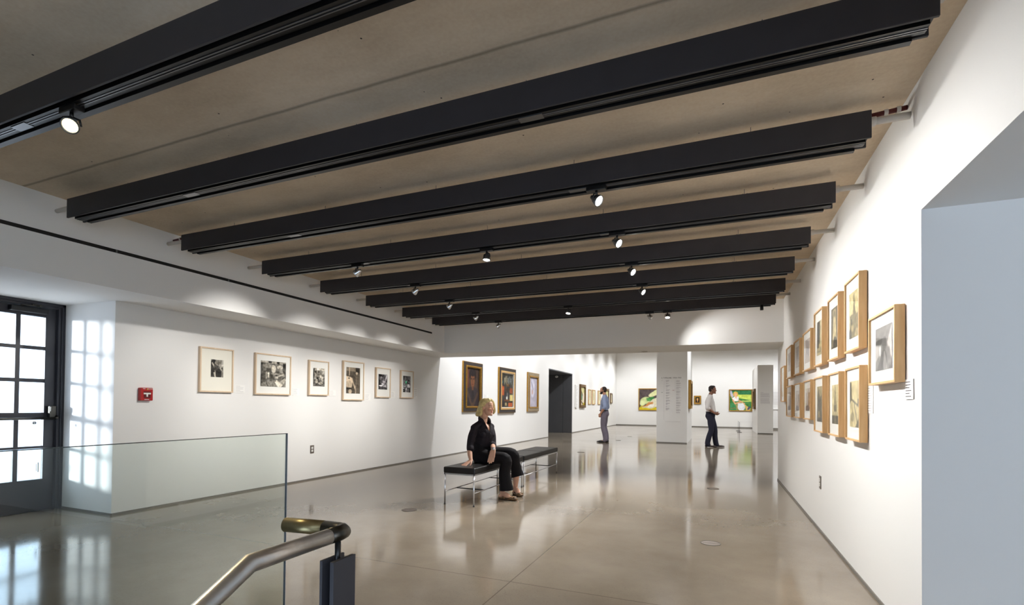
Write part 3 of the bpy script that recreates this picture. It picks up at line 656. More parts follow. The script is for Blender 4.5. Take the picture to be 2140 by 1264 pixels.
def curtain(seed):
    a = Art(30, 40, (.80, .74, .68)); a.rect(.55, .1, .95, .95, (.66, .52, .38)); a.line((.1, 1), (.45, .15), .06, (.72, .68, .70)); a.ell(.4, .12, .4, .14, (.38, .31, .30)); a.rect(0, .8, 1, 1, (.82, .78, .74)); return a.noise(.09, 4, seed)
def tower(seed):
    a = Art(36, 56, S(.85)); a.poly([(.44, .75), (.48, .93), (.54, .93), (.58, .75)], S(.35)); a.poly([(.3, .45), (.42, .78), (.6, .78), (.76, .45)], S(.6)); a.rect(.3, .25, .76, .48, S(.42)); a.rect(.12, .2, .88, .32, S(.75)); a.rect(0, 0, 1, .22, S(.3)); a.line((.5, 0), (.5, .25), .03, S(.7)); return a.noise(.1, 3, seed)
def gate(seed):
    a = Art(40, 56, S(.84)); a.poly([(.0, 1), (.2, .95), (.25, .6), (0, .5)], S(.35)); a.line((.1, .62), (1, .45), .02, S(.3)); a.line((.5, .5), (.95, .0), .03, S(.45)); a.ell(.3, .22, .2, .1, S(.6)); a.rect(.88, .45, 1, .6, S(.4)); a.poly([(.6, 0), (1, .2), (1, 0)], S(.42)); a.line((.28, .52), (.3, .3), .02, S(.3)); return a.noise(.1, 4, seed)
def church(seed):
    a = Art(36, 56, S(.75)); a.poly([(0, .1), (.1, .7), (.35, .95), (.6, .7), (.95, .75), (1, .1)], S(.38)); a.ell(.4, .2, .12, .12, S(.75)); a.rect(0, 0, 1, .12, S(.25)); a.ell(.45, .5, .2, .12, S(.25)); return a.noise(.16, 3, seed)
def street():
    t = (1., .97, .95); a = Art(52, 64, W(.5, t)); a.grad(W(.5, t), W(.62, t)); a.poly([(0, .55), (.55, .62), (1, 1), (0, 1)], W(.55, t)); a.poly([(.72, .6), (.98, .98), (1, .2), (.78, .45)], W(.85, t)); a.ell(.3, .66, .3, .06, W(.2, t)); a.ell(.55, .60, .14, .16, W(.4, t)); a.poly([(0, .6), (.25, .55), (.3, .4), (0, .2)], W(.75, t)); a.poly([(.1, 0), (.45, .45), (.6, .45), (.95, 0)], W(.35, t)); a.poly([(.5, 0), (.52, .42), (.58, .42), (.75, 0)], W(.62, t)); a.ell(.3, .45, .05, .12, W(.95, t)); a.ell(.8, .25, .1, .25, W(.55, t)); return a.noise(.07, 5, 90)
def blank(seed):
    a = Art(30, 44, (.9, .88, .83)); a.poly([(0, 0), (0, .3), (.3, .2), (.45, 0)], (.8, .68, .45)); return a.noise(.03, 6, seed)
GR = 'beech framed prints on the right wall'
# far edge y, near edge y, z0, z1, print (far, near, z0, z1)
RW = [
    (3.598, 3.115, 1.287, 1.690, 3.482, 3.187, 1.366, 1.608, street, 'framed grey street photograph hanging alone nearest the camera', 'matw'),
    (4.215, 3.812, 1.540, 2.042, 4.107, 3.876, 1.630, 1.942, lambda: spire(41), 'framed sepia print of a tall spire, nearest print of the upper row', 'matw'),
    (4.803, 4.411, 1.533, 2.036, 4.700, 4.472, 1.623, 1.944, lambda: arch(43), 'framed sepia arch print, second of the upper row from the camera', 'matw'),
    (5.434, 5.032, 1.533, 2.038, 5.320, 5.110, 1.628, 1.937, lambda: column(45), 'framed dark column print, third of the upper row from the camera', 'matw'),
    (6.105, 5.620, 1.533, 1.936, 6.000, 5.702, 1.612, 1.854, lambda: soft(47), 'shorter framed print with two dark figures, fourth of the upper row', 'matw'),
    (6.785, 6.315, 1.530, 1.930, 6.680, 6.400, 1.612, 1.852, lambda: soft(49), 'shorter framed pale print, fifth of the upper row from the camera', 'matw'),
    (7.480, 7.005, 1.528, 1.930, 7.370, 7.100, 1.612, 1.850, lambda: soft(51), 'shorter framed pale print, last of the upper row', 'matw'),
    (8.090, 7.690, 1.230, 1.724, 8.000, 7.780, 1.300, 1.640, lambda: blank(53), 'framed pale print hanging alone at the far end of the right wall', 'matw'),
    (4.190, 3.798, .930, 1.429, 4.087, 3.860, 1.023, 1.334, lambda: gate(55), 'framed sepia print with a dark diagonal line, nearest print of the lower row', 'matw'),
    (4.777, 4.385, .930, 1.428, 4.667, 4.445, 1.026, 1.332, lambda: tower(57), 'framed sepia print of a domed tower, second of the lower row from the camera', 'matw'),
    (5.425, 5.007, .930, 1.431, 5.315, 5.086, 1.026, 1.344, lambda: church(59), 'framed dark sepia print, third of the lower row from the camera', 'matw'),
    (6.060, 5.617, 1.030, 1.430, 5.950, 5.665, 1.120, 1.348, lambda: curtain(61), 'shorter framed print with a brown curtain, fourth of the lower row', 'matw'),
    (6.770, 6.288, 1.032, 1.428, 6.650, 6.385, 1.118, 1.345, lambda: curtain(63), 'shorter framed print, fifth of the lower row from the camera', 'matw'),
    (7.470, 6.965, 1.033, 1.429, 7.350, 7.080, 1.118, 1.345, lambda: curtain(65), 'shorter framed print, last of the lower row', 'matw'),
]
for ya, yb, z0, z1, pa, pb, q0, q1, fn, lab, bd in RW:
    u, z = (ya + yb) / 2, (z0 + z1) / 2
    photo_frame('R', u, z, ya - yb, z1 - z0, pa - pb, q1 - q0, fn(), lab, GR, 'beech', bd, d=.052, fw=.0135, du=-((pa + pb) / 2 - u), dz=(q0 + q1) / 2 - z, cat='framed print', gap=.006)
tag(MB().box((XR - .003, 4.0, 2.03), (XR - .0015, 4.0025, 2.075)).build('hanging_wire', 'ink'), 'short thin wire rising above the spire print', 'wire')

# --- paintings
def pa():
    a = Art(60, 76, (.25, .19, .16)); a.rect(0, .45, .25, 1, (.36, .20, .15)); a.rect(.85, 0, 1, 1, (.17, .13, .12)); a.noise(.03, 8, 71); a.ell(.5, .82, .24, .17, (.13, .10, .11)); a.poly([(0, 0), (0, .42), (.3, .5), (.7, .5), (1, .38), (1, 0)], (.18, .15, .17)); a.ell(.5, .68, .14, .2, (.46, .29, .19)); a.ell(.5, .84, .15, .07, (.13, .10, .11)); a.ell(.43, .71, .045, .016, (.10, .07, .07)); a.ell(.57, .71, .045, .016, (.10, .07, .07)); a.line((.5, .7), (.49, .62), .012, (.35, .21, .14)); a.ell(.5, .57, .05, .012, (.33, .13, .11)); a.rect(.44, .42, .56, .52, (.38, .24, .16))
    a.line((.17, .36), (.42, .06), .05, (.33, .25, .19), .8); a.line((.83, .32), (.56, .06), .05, (.33, .25, .19), .8); a.ell(.48, .05, .09, .05, (.33, .25, .19), 0, .5); a.ell(.5, .3, .1, .12, (.12, .10, .12)); return a.noise(.025, 3, 72)
def pb():
    a = Art(60, 76, (.20, .19, .17)); a.noise(.08, 6, 73); a.rect(0, .35, .28, .62, (.66, .31, .16)); a.poly([(0, .5), (.1, .66), (.28, .55), (.25, .42), (.05, .42)], (.70, .33, .17)); a.rect(.72, .42, .95, .58, (.55, .27, .15)); a.rect(.35, .5, .7, .56, (.24, .17, .13)); a.rect(.45, .62, .68, .70, (.42, .30, .15)); a.rect(.3, .2, .7, .42, (.22, .20, .22)); a.rect(.5, .22, .56, .44, (.45, .45, .42)); a.rect(.74, .2, .98, .38, (.83, .76, .48)); a.rect(.1, .70, .22, .78, (.20, .34, .36)); a.rect(.62, .02, .95, .14, (.70, .34, .18)); a.rect(.35, .05, .5, .15, (.62, .56, .40)); a.ell(.5, .28, .06, .05, (.85, .84, .78)); a.rect(.05, 0, .35, .2, (.17, .15, .16)); a.rect(.3, .18, .72, .24, (.45, .27, .16))
    for k in range(14):
        x = .3 + .045 * k; a.line((x, .68 + .04 * (k % 3)), (x + .05 * math.sin(k * 2.1), .86 + .05 * (k % 2)), .010, (.78, .74, .60) if k < 6 else (.66, .70, .70))
    return a.noise(.06, 3, 74)
def pc():
    a = Art(50, 76, (.72, .70, .76)); a.noise(.04, 12, 75); a.ell(.45, .62, .25, .3, (.82, .81, .87)); a.line((.3, .82), (.5, .6), .03, (.56, .54, .62)); a.line((.5, .6), (.42, .45), .02, (.55, .5, .58)); a.ell(.42, .5, .1, .08, (.80, .68, .66)); a.ell(.62, .72, .06, .08, (.88, .87, .92)); return a.noise(.03, 4, 76)
def leaves():
    a = Art(90, 66, (.33, .28, .28)); a.noise(.04, 8, 77); a.rect(0, 0, 1, .12, (.86, .78, .10)); a.poly([(0, .1), (.1, .25), (.25, .1)], (.75, .70, .15))
    a.ell(.22, .45, .2, .16, (.82, .86, .60), .7); a.ell(.13, .33, .1, .14, (.88, .91, .68), -.3); a.ell(.40, .53, .15, .08, (.22, .50, .24), .5); a.ell(.34, .5, .05, .1, (.36, .62, .34), .9); a.ell(.52, .77, .22, .1, (.88, .88, .66), .6); a.ell(.68, .90, .2, .1, (.85, .86, .62), .4)
    a.poly([(.05, .12), (.25, .22), (.48, .52), (.75, .66), (.95, .5), (.7, .2), (.42, .05), (.25, .1)], (.88, .85, .74)); a.poly([(.05, .12), (.22, .22), (.33, .36), (.5, .38), (.48, .25), (.28, .18)], (.83, .56, .32)); a.ell(.42, .2, .12, .07, (.95, .93, .88), .5); a.ell(.86, .3, .12, .14, (.24, .24, .30)); a.ell(.85, .65, .12, .1, (.3, .5, .28)); return a.noise(.05, 3, 78)
def garden():
    a = Art(84, 76, (.25, .52, .26)); a.rect(0, .78, 1, 1, (.16, .44, .26)); a.poly([(.3, .78), (1, .78), (1, .5), (.3, .62)], (.80, .87, .38)); a.poly([(.35, .55), (1, .42), (1, .3), (.5, .4)], (.30, .55, .28)); a.poly([(.4, .47), (1, .50), (1, .44), (.6, .43)], (.82, .88, .45)); a.rect(0, 0, .4, .35, (.26, .56, .34)); a.noise(.05, 7, 79)
    a.poly([(.0, 1), (.08, 1), (.18, .7), (.1, .6), (.02, .8)], (.74, .73, .80)); a.line((.02, .75), (.4, .05), .018, (.70, .55, .30)); a.line((.36, .35), (.33, .02), .02, (.70, .58, .36)); a.line((.05, .1), (.3, .12), .015, (.62, .5, .3))
    a.ell(.27, .80, .12, .13, (.86, .72, .30)); a.ell(.27, .78, .07, .09, (.90, .68, .52)); a.rect(.24, .62, .31, .70, (.90, .68, .52)); a.poly([(.1, .6), (.22, .68), (.42, .68), (.42, .46), (.22, .44)], (.94, .93, .93)); a.poly([(.24, .68), (.33, .68), (.3, .56)], (.90, .68, .52)); a.line((.15, .5), (.25, .34), .035, (.88, .64, .46)); a.line((.25, .34), (.52, .42), .035, (.90, .66, .48)); a.line((.42, .5), (.68, .33), .03, (.88, .64, .46)); a.ell(.54, .17, .17, .19, (.88, .89, .91)); a.poly([(.38, .36), (.62, .36), (.68, .1), (.45, .0), (.38, .15)], (.90, .91, .93)); a.poly([(.66, .32), (.98, .08), (.9, 0), (.75, .02), (.7, .2)], (.86, .72, .40)); a.ell(.88, .12, .05, .1, (.33, .34, .45), -.6); return a.noise(.05, 3, 80)
def tiny():
    a = Art(28, 32, (.22, .17, .15)); a.ell(.5, .62, .2, .26, (.86, .64, .38)); a.ell(.52, .35, .1, .2, (.80, .60, .36)); a.rect(0, .8, 1, 1, (.22, .26, .16)); return a.noise(.04, 4, 81)
def abstract(seed):
    a = Art(36, 70, (.80, .78, .55)); a.poly([(0, .3), (0, .9), (.4, .7), (.5, .4)], (.42, .45, .34)); a.ell(.25, .45, .25, .2, (.35, .55, .46)); a.line((.1, .9), (.6, .5), .04, (.25, .24, .2)); a.ell(.75, .4, .2, .3, (.92, .86, .78)); a.ell(.3, .12, .3, .16, (.93, .86, .80)); a.rect(.5, 0, 1, .15, (.88, .80, .20)); a.line((.3, .2), (.7, .05), .04, (.3, .26, .22)); return a.noise(.07, 5, seed)
def sheet(seed):
    a = Art(24, 44, (.92, .88, .74)); a.ell(.5, .62, .08, .25, (.66, .64, .48)); a.line((.5, .3), (.52, .8), .03, (.36, .36, .24)); return a.noise(.03, 5, seed)

def painting(wall, u, z, w, h, layers, art, aw, ah, label, group=None, d=.06, gap=.0, cat='painting', recess=.012):
    """layers: list of (outer w, outer h, moulding width, depth, material, part name)"""
    loc, rz = place(wall, u, z)
    t = thing('framed_painting', label, cat, loc, rz, group)
    for i, (ow, oh, fw, dd, mt, nm) in enumerate(layers):
        frame_mesh(ow, oh, fw, dd).build(nm, mt, t, bevel=.006 if fw > .03 else .002)
    art.build('canvas', aw, ah, 'art', t, -.02)
    m = MB(); m.box((-aw / 2 - .01, -.018, -ah / 2 - .01), (aw / 2 + .01, 0, ah / 2 + .01)); m.build('stretcher', 'umber', t)
    return t
GP = 'paintings on the left wall beyond the seated woman'
painting('L', 10.98, 1.58, 1.02, 1.205, [(1.02, 1.205, .11, .05, 'umber', 'outer_frame'), (.84, 1.04, .05, .065, 'gold', 'beaded_inner_frame')], pa(), .76, .96, 'dark portrait painting of a long haired sitter, behind the seated woman', GP)
t = bpy.data.objects['framed_painting']
frame_mesh(1.04, 1.225, .018, .04).build('gilt_edge', 'gold', t)
bd = []; hw, hh = .395, .495
for (xa, za), (xb, zb), n in (((-hw, -hh), (hw, -hh), 24), ((hw, -hh), (hw, hh), 32), ((hw, hh), (-hw, hh), 24), ((-hw, hh), (-hw, -hh), 32)):
    for k in range(n * 2): q = k / (n * 2); bd.append(((xa + (xb - xa) * q, -.066, za + (zb - za) * q), .014 if k % 2 else .006))
MB().tube([p for p, r_ in bd] + [bd[0][0]], [r_ for p, r_ in bd] + [.006], 8).build('gilt_beading', 'gold', t)
painting('L', 13.15, 1.56, 1.19, 1.265, [(1.20, 1.27, .10, .055, 'umber', 'outer_frame'), (1.03, 1.10, .055, .07, 'goldlight', 'inner_frame'), (.93, 1.0, .02, .05, 'matb', 'cream_slip')], pb(), .90, .97, 'dark still life painting with orange blocks, middle of the three large paintings', GP)
frame_mesh(1.21, 1.28, .022, .05).build('gilt_edge', 'gold', bpy.data.objects['framed_painting.001'])
painting('L', 15.34, 1.575, 1.05, 1.25, [(1.05, 1.25, .10, .05, 'silvergold', 'outer_frame'), (.86, 1.06, .05, .065, 'gold', 'inner_frame')], pc(), .77, .98, 'pale lilac painting in a grey gold frame beside the dark doorway', GP)
frame_mesh(1.06, 1.26, .02, .045).build('gilt_edge', 'gold', bpy.data.objects['framed_painting.002'])
GF = 'small works on the far left wall'
painting('L', 21.81, 1.572, .96, 1.04, [(.96, 1.04, .12, .07, 'bronzeframe', 'outer_frame')], abstract(82), .74, .82, 'tall abstract painting in brown frame past the dark doorway', GF)
painting('L', 23.2, 1.562, .55, .71, [(.55, .71, .035, .04, 'goldlight', 'outer_frame')], sheet(83), .50, .655, 'small pale framed sheet, left one of the pair beside the bearded person', GF)
painting('L', 24.02, 1.565, .59, .715, [(.59, .715, .035, .04, 'goldlight', 'outer_frame')], sheet(84), .54, .66, 'small pale framed sheet, right one of the pair beside the bearded person', GF)
painting('L', 25.25, 1.565, .59, .715, [(.59, .715, .035, .04, 'goldlight', 'outer_frame')], sheet(85), .54, .66, 'framed sheet almost hidden behind the standing bearded person', GF)
painting('L', 27.13, 1.585, .99, 1.0, [(.99, 1.0, .12, .06, 'bronzeframe', 'outer_frame')], abstract(86), .76, .77, 'brown framed work showing just behind the back of the standing man', GF)
painting('L', 28.36, 1.577, .53, .59, [(.53, .59, .06, .05, 'bronzeframe', 'outer_frame')], sheet(87), .42, .48, 'smallest narrow frame on the far left wall, nearest the corner', GF)
GB = 'paintings on the end wall'
painting('B', -3.45, 1.545, 1.70, 1.30, [(1.70, 1.30, .05, .05, 'gold', 'outer_frame')], leaves(), 1.61, 1.21, 'painting of pale leaf shapes on dark ground, half hidden by the white pillar', GB)
painting('B', -1.031, 1.532, .38, .48, [(.38, .48, .085, .06, 'gold', 'outer_frame')], tiny(), .22, .32, 'tiny dark portrait in a wide gold frame right of the white pillar', GB)
painting('B', 1.187, 1.525, 1.175, 1.20, [(1.175, 1.20, .05, .05, 'gold', 'outer_frame')], garden(), 1.08, 1.11, 'painting of a woman in white reclining on a lawn, on the end wall', GB)
painting('K', 17.5, 1.545, 1.15, .93, [(1.15, .93, .10, .085, 'gold', 'outer_frame'), (.97, .75, .03, .06, 'umber', 'inner_frame')], abstract(88), .92, .70, 'gold framed painting seen edge on, on the right face of the pillar')
painting('N', 25.6, 1.53, 1.15, .93, [(1.15, .93, .11, .07, 'bronzeframe', 'outer_frame')], abstract(89), .94, .72, 'dark framed painting seen edge on, on the left face of the partition')

# --- wall labels
def wall_label(wall, u, z, w, h, label, group, lines=5, ink='ink', thick=.004, card='label'):
    loc, rz = place(wall, u, z)
    t = thing('wall_label', label, 'wall label', loc, rz, group)
    MB().box((-w / 2, -thick, -h / 2), (w / 2, 0, h / 2)).build('card', card, t)
    m = MB(); rg = random.Random(int(u * 100))
    for k in range(lines):
        zz_ = h / 2 - h * (k + .9) / (lines + .9); ln = w * rg.uniform(.4, .78)
        m.box((-w / 2 + w * .1, -thick - .0006, zz_ - h * .018), (-w / 2 + w * .1 + ln, -thick + .0005, zz_ + h * .018))
    m.build('print_lines', ink, t)
GLb = 'small white labels on the left wall'
for (a, b, z0, z1), lab in zip([(4.435, 4.583, 1.266, 1.368), (5.362, 5.484, 1.251, 1.359), (6.092, 6.227, 1.262, 1.354), (6.934, 7.091, 1.20, 1.32), (7.673, 7.803, 1.26, 1.385), (8.42, 8.559, 1.257, 1.47)],
        ['beside the small dark print near the alarm', 'beside the widest photograph', 'beside the crowded room photograph', 'beside the tallest sepia photograph', 'beside the dark photograph second from last', 'taller than the others, beside the green spotted photograph']):
    wall_label('L', (a + b) / 2, (z0 + z1) / 2, b - a, z1 - z0, 'small white wall label ' + lab, GLb)
for (a, b, z0, z1), lab in zip([(11.719, 11.91, 1.334, 1.414), (14.004, 14.16, 1.308, 1.418), (16.08, 16.277, 1.317, 1.406)], ['right of the dark portrait above the seated woman', 'right of the orange and yellow still life', 'right of the pale lilac painting']):
    wall_label('L', (a + b) / 2, (z0 + z1) / 2, b - a, z1 - z0, 'tiny white wall label ' + lab, 'labels beside the large paintings', 4)
wall_label('L', 20.74, 1.55, .36, .98, 'tall white text panel standing out from the wall past the dark doorway', None, 14, 'inkpale', thick=.05)
wall_label('R', 3.064, 1.248, .116, .1, 'small white card label below right of the lone street photograph', 'labels on the print wall', 6, 'inkdark', .006)
wall_label('R', 3.757, 1.205, .124, .172, 'taller white label half hidden behind the print with the dark diagonal', 'labels on the print wall', 10, 'ink', .004)

# --- printed timeline on the pillar
t = thing('timeline_lettering', 'printed timeline text headed A TIMELINE on the white pillar', 'wall text', (-1.33, 16.2955, 1.4))
def text_mesh(name, body, size, loc, m_, parent, width=None, spacing=1.0):
    cu = bpy.data.curves.new(name, 'FONT'); cu.body = body; cu.size = size; cu.extrude = .001; cu.space_character = spacing; cu.align_x = 'CENTER'; cu.align_y = 'CENTER'
    o = bpy.data.objects.new(name, cu); COL.objects.link(o); bpy.context.view_layer.update()
    me = bpy.data.meshes.new_from_object(o.evaluated_get(bpy.context.evaluated_depsgraph_get()))
    bpy.data.objects.remove(o)
    xs = [v.co.x for v in me.vertices]; k = (width / (max(xs) - min(xs))) if width else 1.
    for v in me.vertices: v.co = Vector((v.co.x * k, -v.co.z, v.co.y))
    me.materials.clear(); me.materials.append(M[m_])
    o = bpy.data.objects.new(name, me); COL.objects.link(o); o.parent = parent; o.location = loc; return o
text_mesh('heading', 'A TIMELINE: 1910-1950', .052, (-.005, -.002, .645), 'inkdark', t, .59, 1.25)
m = MB(); rg = random.Random(5)
def para(x0, x1, z, n, dz=.0165):
    for i in range(n):
        e = x1 - (rg.uniform(0, .05) if i < n - 1 else rg.uniform(.03, .09)); m.box((x0, -.0018, z - i * dz - .0045), (e, .0, z - i * dz + .0045))
z = .57
for n in (4, 2, 4, 1, 3, 4, 3, 3, 4, 4, 2, 5):
    para(-.165, -.035, z, n); z -= .0165 * n + .028
z = .56
for n in (3, 3, 2, 3, 1, 4, 2, 1, 4, 2, 4, 3, 2, 4, 2):
    para(.145, .295, z, n); z -= .0165 * n + .026
m.box((-.18, -.0018, -.73), (.28, 0, -.724))
m.build('paragraphs', 'inkpale', t)
m = MB(); m.box((-.222, -.0018, -.67), (-.218, 0, .55)); m.box((-.19, -.0018, .30), (-.187, 0, .58)); m.box((.11, -.0018, .2), (.113, 0, .57)); m.build('rules', 'inkpale', t)
text_mesh('year_mark', '1910', .03, (-.285, -.002, .565), 'ink', t); text_mesh('year_mark', '1920', .03, (-.285, -.002, .19), 'inkgreen', t); text_mesh('year_mark', '1930', .032, (.055, -.002, .255), 'inkred', t)
t = thing('partition_text', 'faint block of printed text on the white partition', 'wall text', (1.92, 23.97, 1.56))
m = MB()
m.box((-.19, -.0018, .225), (-.08, 0, .24))
for i in range(17):
    if i in (7,): continue
    m.box((-.19, -.0018, .19 - i * .027 - .006), (.19 - rg.uniform(0, .05), 0, .19 - i * .027 + .006))
m.build('paragraphs', 'inkpale', t)
t = thing('panel_text', 'faint printed text lines on the panel behind the partition', 'wall text', (2.85, 28.8, 1.6))
m = MB()
for i in range(9): m.box((-.3, -.0018, .33 - i * .075 - .012), (.3 - rg.uniform(0, .1), 0, .33 - i * .075 + .012))
m.build('paragraphs', 'inkpale', t)

# --- small wall and floor fittings
t = thing('fire_alarm_pull', 'red fire alarm pull station with white T handle on the left wall', 'fire alarm', (XL, 3.374, 1.225), PI / 2)
m = MB(); m.box((-.062, -.045, -.068), (.062, 0, .068)); m.build('housing', 'red', t, bevel=.006)
m = MB(); m.box((-.034, -.0465, .012), (.038, -.044, .03)); m.box((-.03, -.0465, -.042), (.036, -.0445, .01)); m.build('recess', mat('dark_red_recess', (.36, .03, .04), .4), t)
m = MB(); m.box((-.036, -.054, -.002), (.036, -.045, .014)); m.box((-.008, -.052, -.028), (.008, -.045, 0)); m.build('pull_handle', 'white', t, bevel=.002)
text_mesh('lettering', 'FIRE', .015, (-.028, -.0455, .056), 'white', t); text_mesh('lettering', 'ALARM', .015, (.036, -.0455, .056), 'white', t)
m = MB(); m.box((-.024, -.0462, -.060), (.022, -.0445, -.053)); m.build('lettering', 'ink', t)
m = MB(); m.lathe([(0, .009), (.004, .009), (.005, 0)], (.004, -.045, .053), (0, -1, 0), 12); m.build('key_lock', 'goldlight', t)
def outlet(wall, u, z, label):
    loc, rz = place(wall, u, z); t = thing('power_outlet', label, 'power outlet', loc, rz)
    MB().box((-.037, -.006, -.06), (.037, 0, .06)).build('cover_plate', 'plate', t, bevel=.002)
    for s in (-1, 1):
        m = MB(); m.box((-.017, -.0085, s * .0215 - .015), (.017, -.005, s * .0215 + .015)); r_ = m.build('receptacle', 'white', t, bevel=.004)
        m = MB()
        for q in (-.006, .006): m.box((q - .001, -.0088, s * .0215 - .004), (q + .001, -.0083, s * .0215 + .006))
        m.build('slots', 'black', r_)
outlet('L', 5.748, .454, 'steel double power outlet low on the left wall')
outlet('R', 5.40, .455, 'steel double power outlet low on the right wall')
def floor_disc(x, y, r, label, m_='plate'):
    t = thing('floor_cover', label, 'floor cover', (x, y, 0), 0, 'round metal covers in the floor')
    m = MB(); m.lathe([(0, r * .93), (.0025, r * .93), (.003, r * .96), (.0025, r), (0, r)], (0, 0, 0), (0, 0, 1), 28); m.build('rim', 'darksteel', t)
    m = MB(); m.lathe([(.0015, 0), (.0018, r * .5), (.0015, r * .92)], (0, 0, 0), (0, 0, 1), 28); m.build('lid', m_, t)
    m = MB(); m.box((-r * .8, -.003, .0014), (r * .8, .003, .0022)); m.build('lid_seam', 'black', t)
floor_disc(-3.079, 4.566, .082, 'round metal floor cover left of the near bench')
floor_disc(-.047, 4.527, .08, 'round metal floor cover nearest the print wall in the foreground')
floor_disc(-.05, 7.547, .08, 'round metal floor cover toward the far end of the print wall')
floor_disc(-3.092, 11.948, .09, 'round metal floor cover in front of the standing man')
floor_disc(-3.049, 16.696, .09, 'small round floor cover just beyond the standing man')
floor_disc(-3.044, 19.017, .09, 'small round floor cover farthest away, left of the pillar')
for x, y, z, lab in ((-5.29, 3.98, 2.157, 'round white cover in the soffit above the first photographs'), (-1.156, 8.735, 2.089, 'round white cover under the middle of the bulkhead'), (-5.40, 8.44, 2.158, 'round white cover in the soffit corner')):
    m = MB(); m.lathe([(0, .0), (0, .052), (.004, .05), (.006, .04), (.006, 0)], (0, 0, 0), (0, 0, -1), 24)
    tag(m.build('sprinkler_cover', 'pipe', loc=(x, y, z)), lab, 'sprinkler cover', 'round covers in the soffits')
for (x, y), lab in (((.941, 26.246), 'thin black barrier post by the end wall, rear of the pair'), ((.939, 24.775), 'thin black barrier post by the end wall, front of the pair')):
    t = thing('barrier_post', lab, 'barrier post', (x, y, 0), 0, 'low barrier posts')
    m = MB(); m.lathe([(0, 0), (0, .1), (.012, .1), (.016, .02), (.016, 0)], (0, 0, 0), (0, 0, 1), 20); m.build('foot', 'black', t)
    m = MB(); m.tube([(0, 0, .014), (0, 0, .46)], .008, 10); m.build('rod', 'darksteel', t)
    m = MB(); m.ball((0, 0, .463), .011, n=6); m.build('cap', 'darksteel', t)
MB().tube([(0, 0, .445), (.3, .154, .435), (.675, .354, .44)], .003, 6).build('cord', 'ink', bpy.data.objects['barrier_post'])

# ---------------------------------------------------------------- benches
GBn = 'black upholstered benches with chrome legs'
def bench(y0, y1, label, seam=None):
    x0, x1 = -2.905, -2.515; cx, cy = (x0 + x1) / 2, (y0 + y1) / 2; w, l = x1 - x0, y1 - y0
    t = thing('bench', label, 'bench', (cx, cy, 0), 0, GBn)
    m = MB(); m.box((-w / 2 - .008, -l / 2 - .006, .362), (w / 2 + .008, l / 2 + .006, .432)); m.build('cushion', 'leather', t, bevel=.014, seg=4)
    if seam: m = MB(); m.box((-w / 2, seam - cy - .003, .4315), (w / 2, seam - cy + .003, .4335)); m.build('cushion_seam', 'blackcloth2', t)
    m = MB()
    for s in (-1, 1): m.box((s * (w / 2 - .006) - .006, -l / 2, .345), (s * (w / 2 - .006) + .006, l / 2, .362)); m.box((-w / 2, s * (l / 2 - .006) - .006, .345), (w / 2, s * (l / 2 - .006) + .006, .362))
    m.build('seat_rail', 'chrome', t)
    for sx in (-1, 1):
        for sy in (-1, 1):
            m = MB(); m.tube([(sx * (w / 2 - .009), sy * (l / 2 - .009), .006), (sx * (w / 2 - .009), sy * (l / 2 - .009), .35)], .0095, 12); lg = m.build('leg', 'chrome', t)
            m = MB(); m.lathe([(0, 0), (0, .012), (.008, .012), (.01, .0095)], (sx * (w / 2 - .009), sy * (l / 2 - .009), 0), (0, 0, 1), 12); m.build('foot_pad', 'black', lg)
    for sx in (-1, 1):
        m = MB(); m.tube([(sx * (w / 2 - .009), -l / 2 + .009, .148), (sx * (w / 2 - .009), l / 2 - .009, .148)], .006, 10); m.build('side_stretcher', 'chrome', t)
    for sy in (-1, 1):
        m = MB(); m.tube([(-w / 2 + .009, sy * (l / 2 - .28), .148), (w / 2 - .009, sy * (l / 2 - .28), .148)], .0065, 10); m.build('cross_stretcher', 'black', t)
    return t
bench(5.000, 6.495, 'nearer black bench with chrome legs, with the woman sitting on it')
bench(6.545, 8.130, 'farther black bench with chrome legs, empty, end to end with the other', 7.34)

# ---------------------------------------------------------------- balustrade and handrail
t = thing('glass_balustrade', 'clear greenish glass balustrade panel in the left foreground', 'glass balustrade', (-1.954, -.5, 0))
y1 = 1.833 + .5; y0_ = -2.5 + .5
m = MB(); m.box((-.006, y0_, 0.004), (.006, y1, .997)); m.build('glass_panel', 'glass', t)
m = MB(); m.box((-.006, y0_, .997), (.006, y1, 1.0)); m.build('top_edge', 'glassedge', t)
m = MB(); m.box((-.006, y1, 0.004), (.006, y1 + .002, 1.0)); m.build('end_edge', 'glassside', t)
m = MB(); m.box((-.02, y0_, 0), (-.007, y1, .03)); m.box((.007, y0_, 0), (.02, y1, .03)); m.build('floor_shoe', 'darksteel', t)

XRL = -.886
t = thing('handrail', 'brushed steel tubular handrail with a bend in the foreground', 'handrail', (XRL, 1.03, 0))
O = Vector((XRL, 1.03, 0))
sl = (.769 - .819) / (.742 - .649)
P = [Vector((XRL, .965, .82)), Vector((XRL, .742, .819)), Vector((XRL, .742 - 1.3, .819 - 1.3 * .538))]
MB().tube([p - O for p in P], .0195, 28).build('rail_tube', 'steel', t)
pts = [Vector((XRL, .965, .82)), Vector((XRL, 1.005, .82)), Vector((XRL - .004, 1.02, .82)), Vector((XRL - .016, 1.029, .82)), Vector((XRL - .07, 1.029, .82))]
MB().tube([p - O for p in pts], .0196, 28).build('elbow', 'darksteel', t)
MB().tube([Vector((XRL - .07, 1.029, .82)) - O, Vector((-1.078, 1.014, .82)) - O], .0193, 28).build('return_tube', mat('bronze_steel', (.60, .55, .41), .38, metal=1., noise=.05, nscale=60), t)
m = MB(); m.tube([(0, .999 - 1.03, .80), (0, .999 - 1.03, .73)], .0075, 14); m.build('stem', 'black', t)
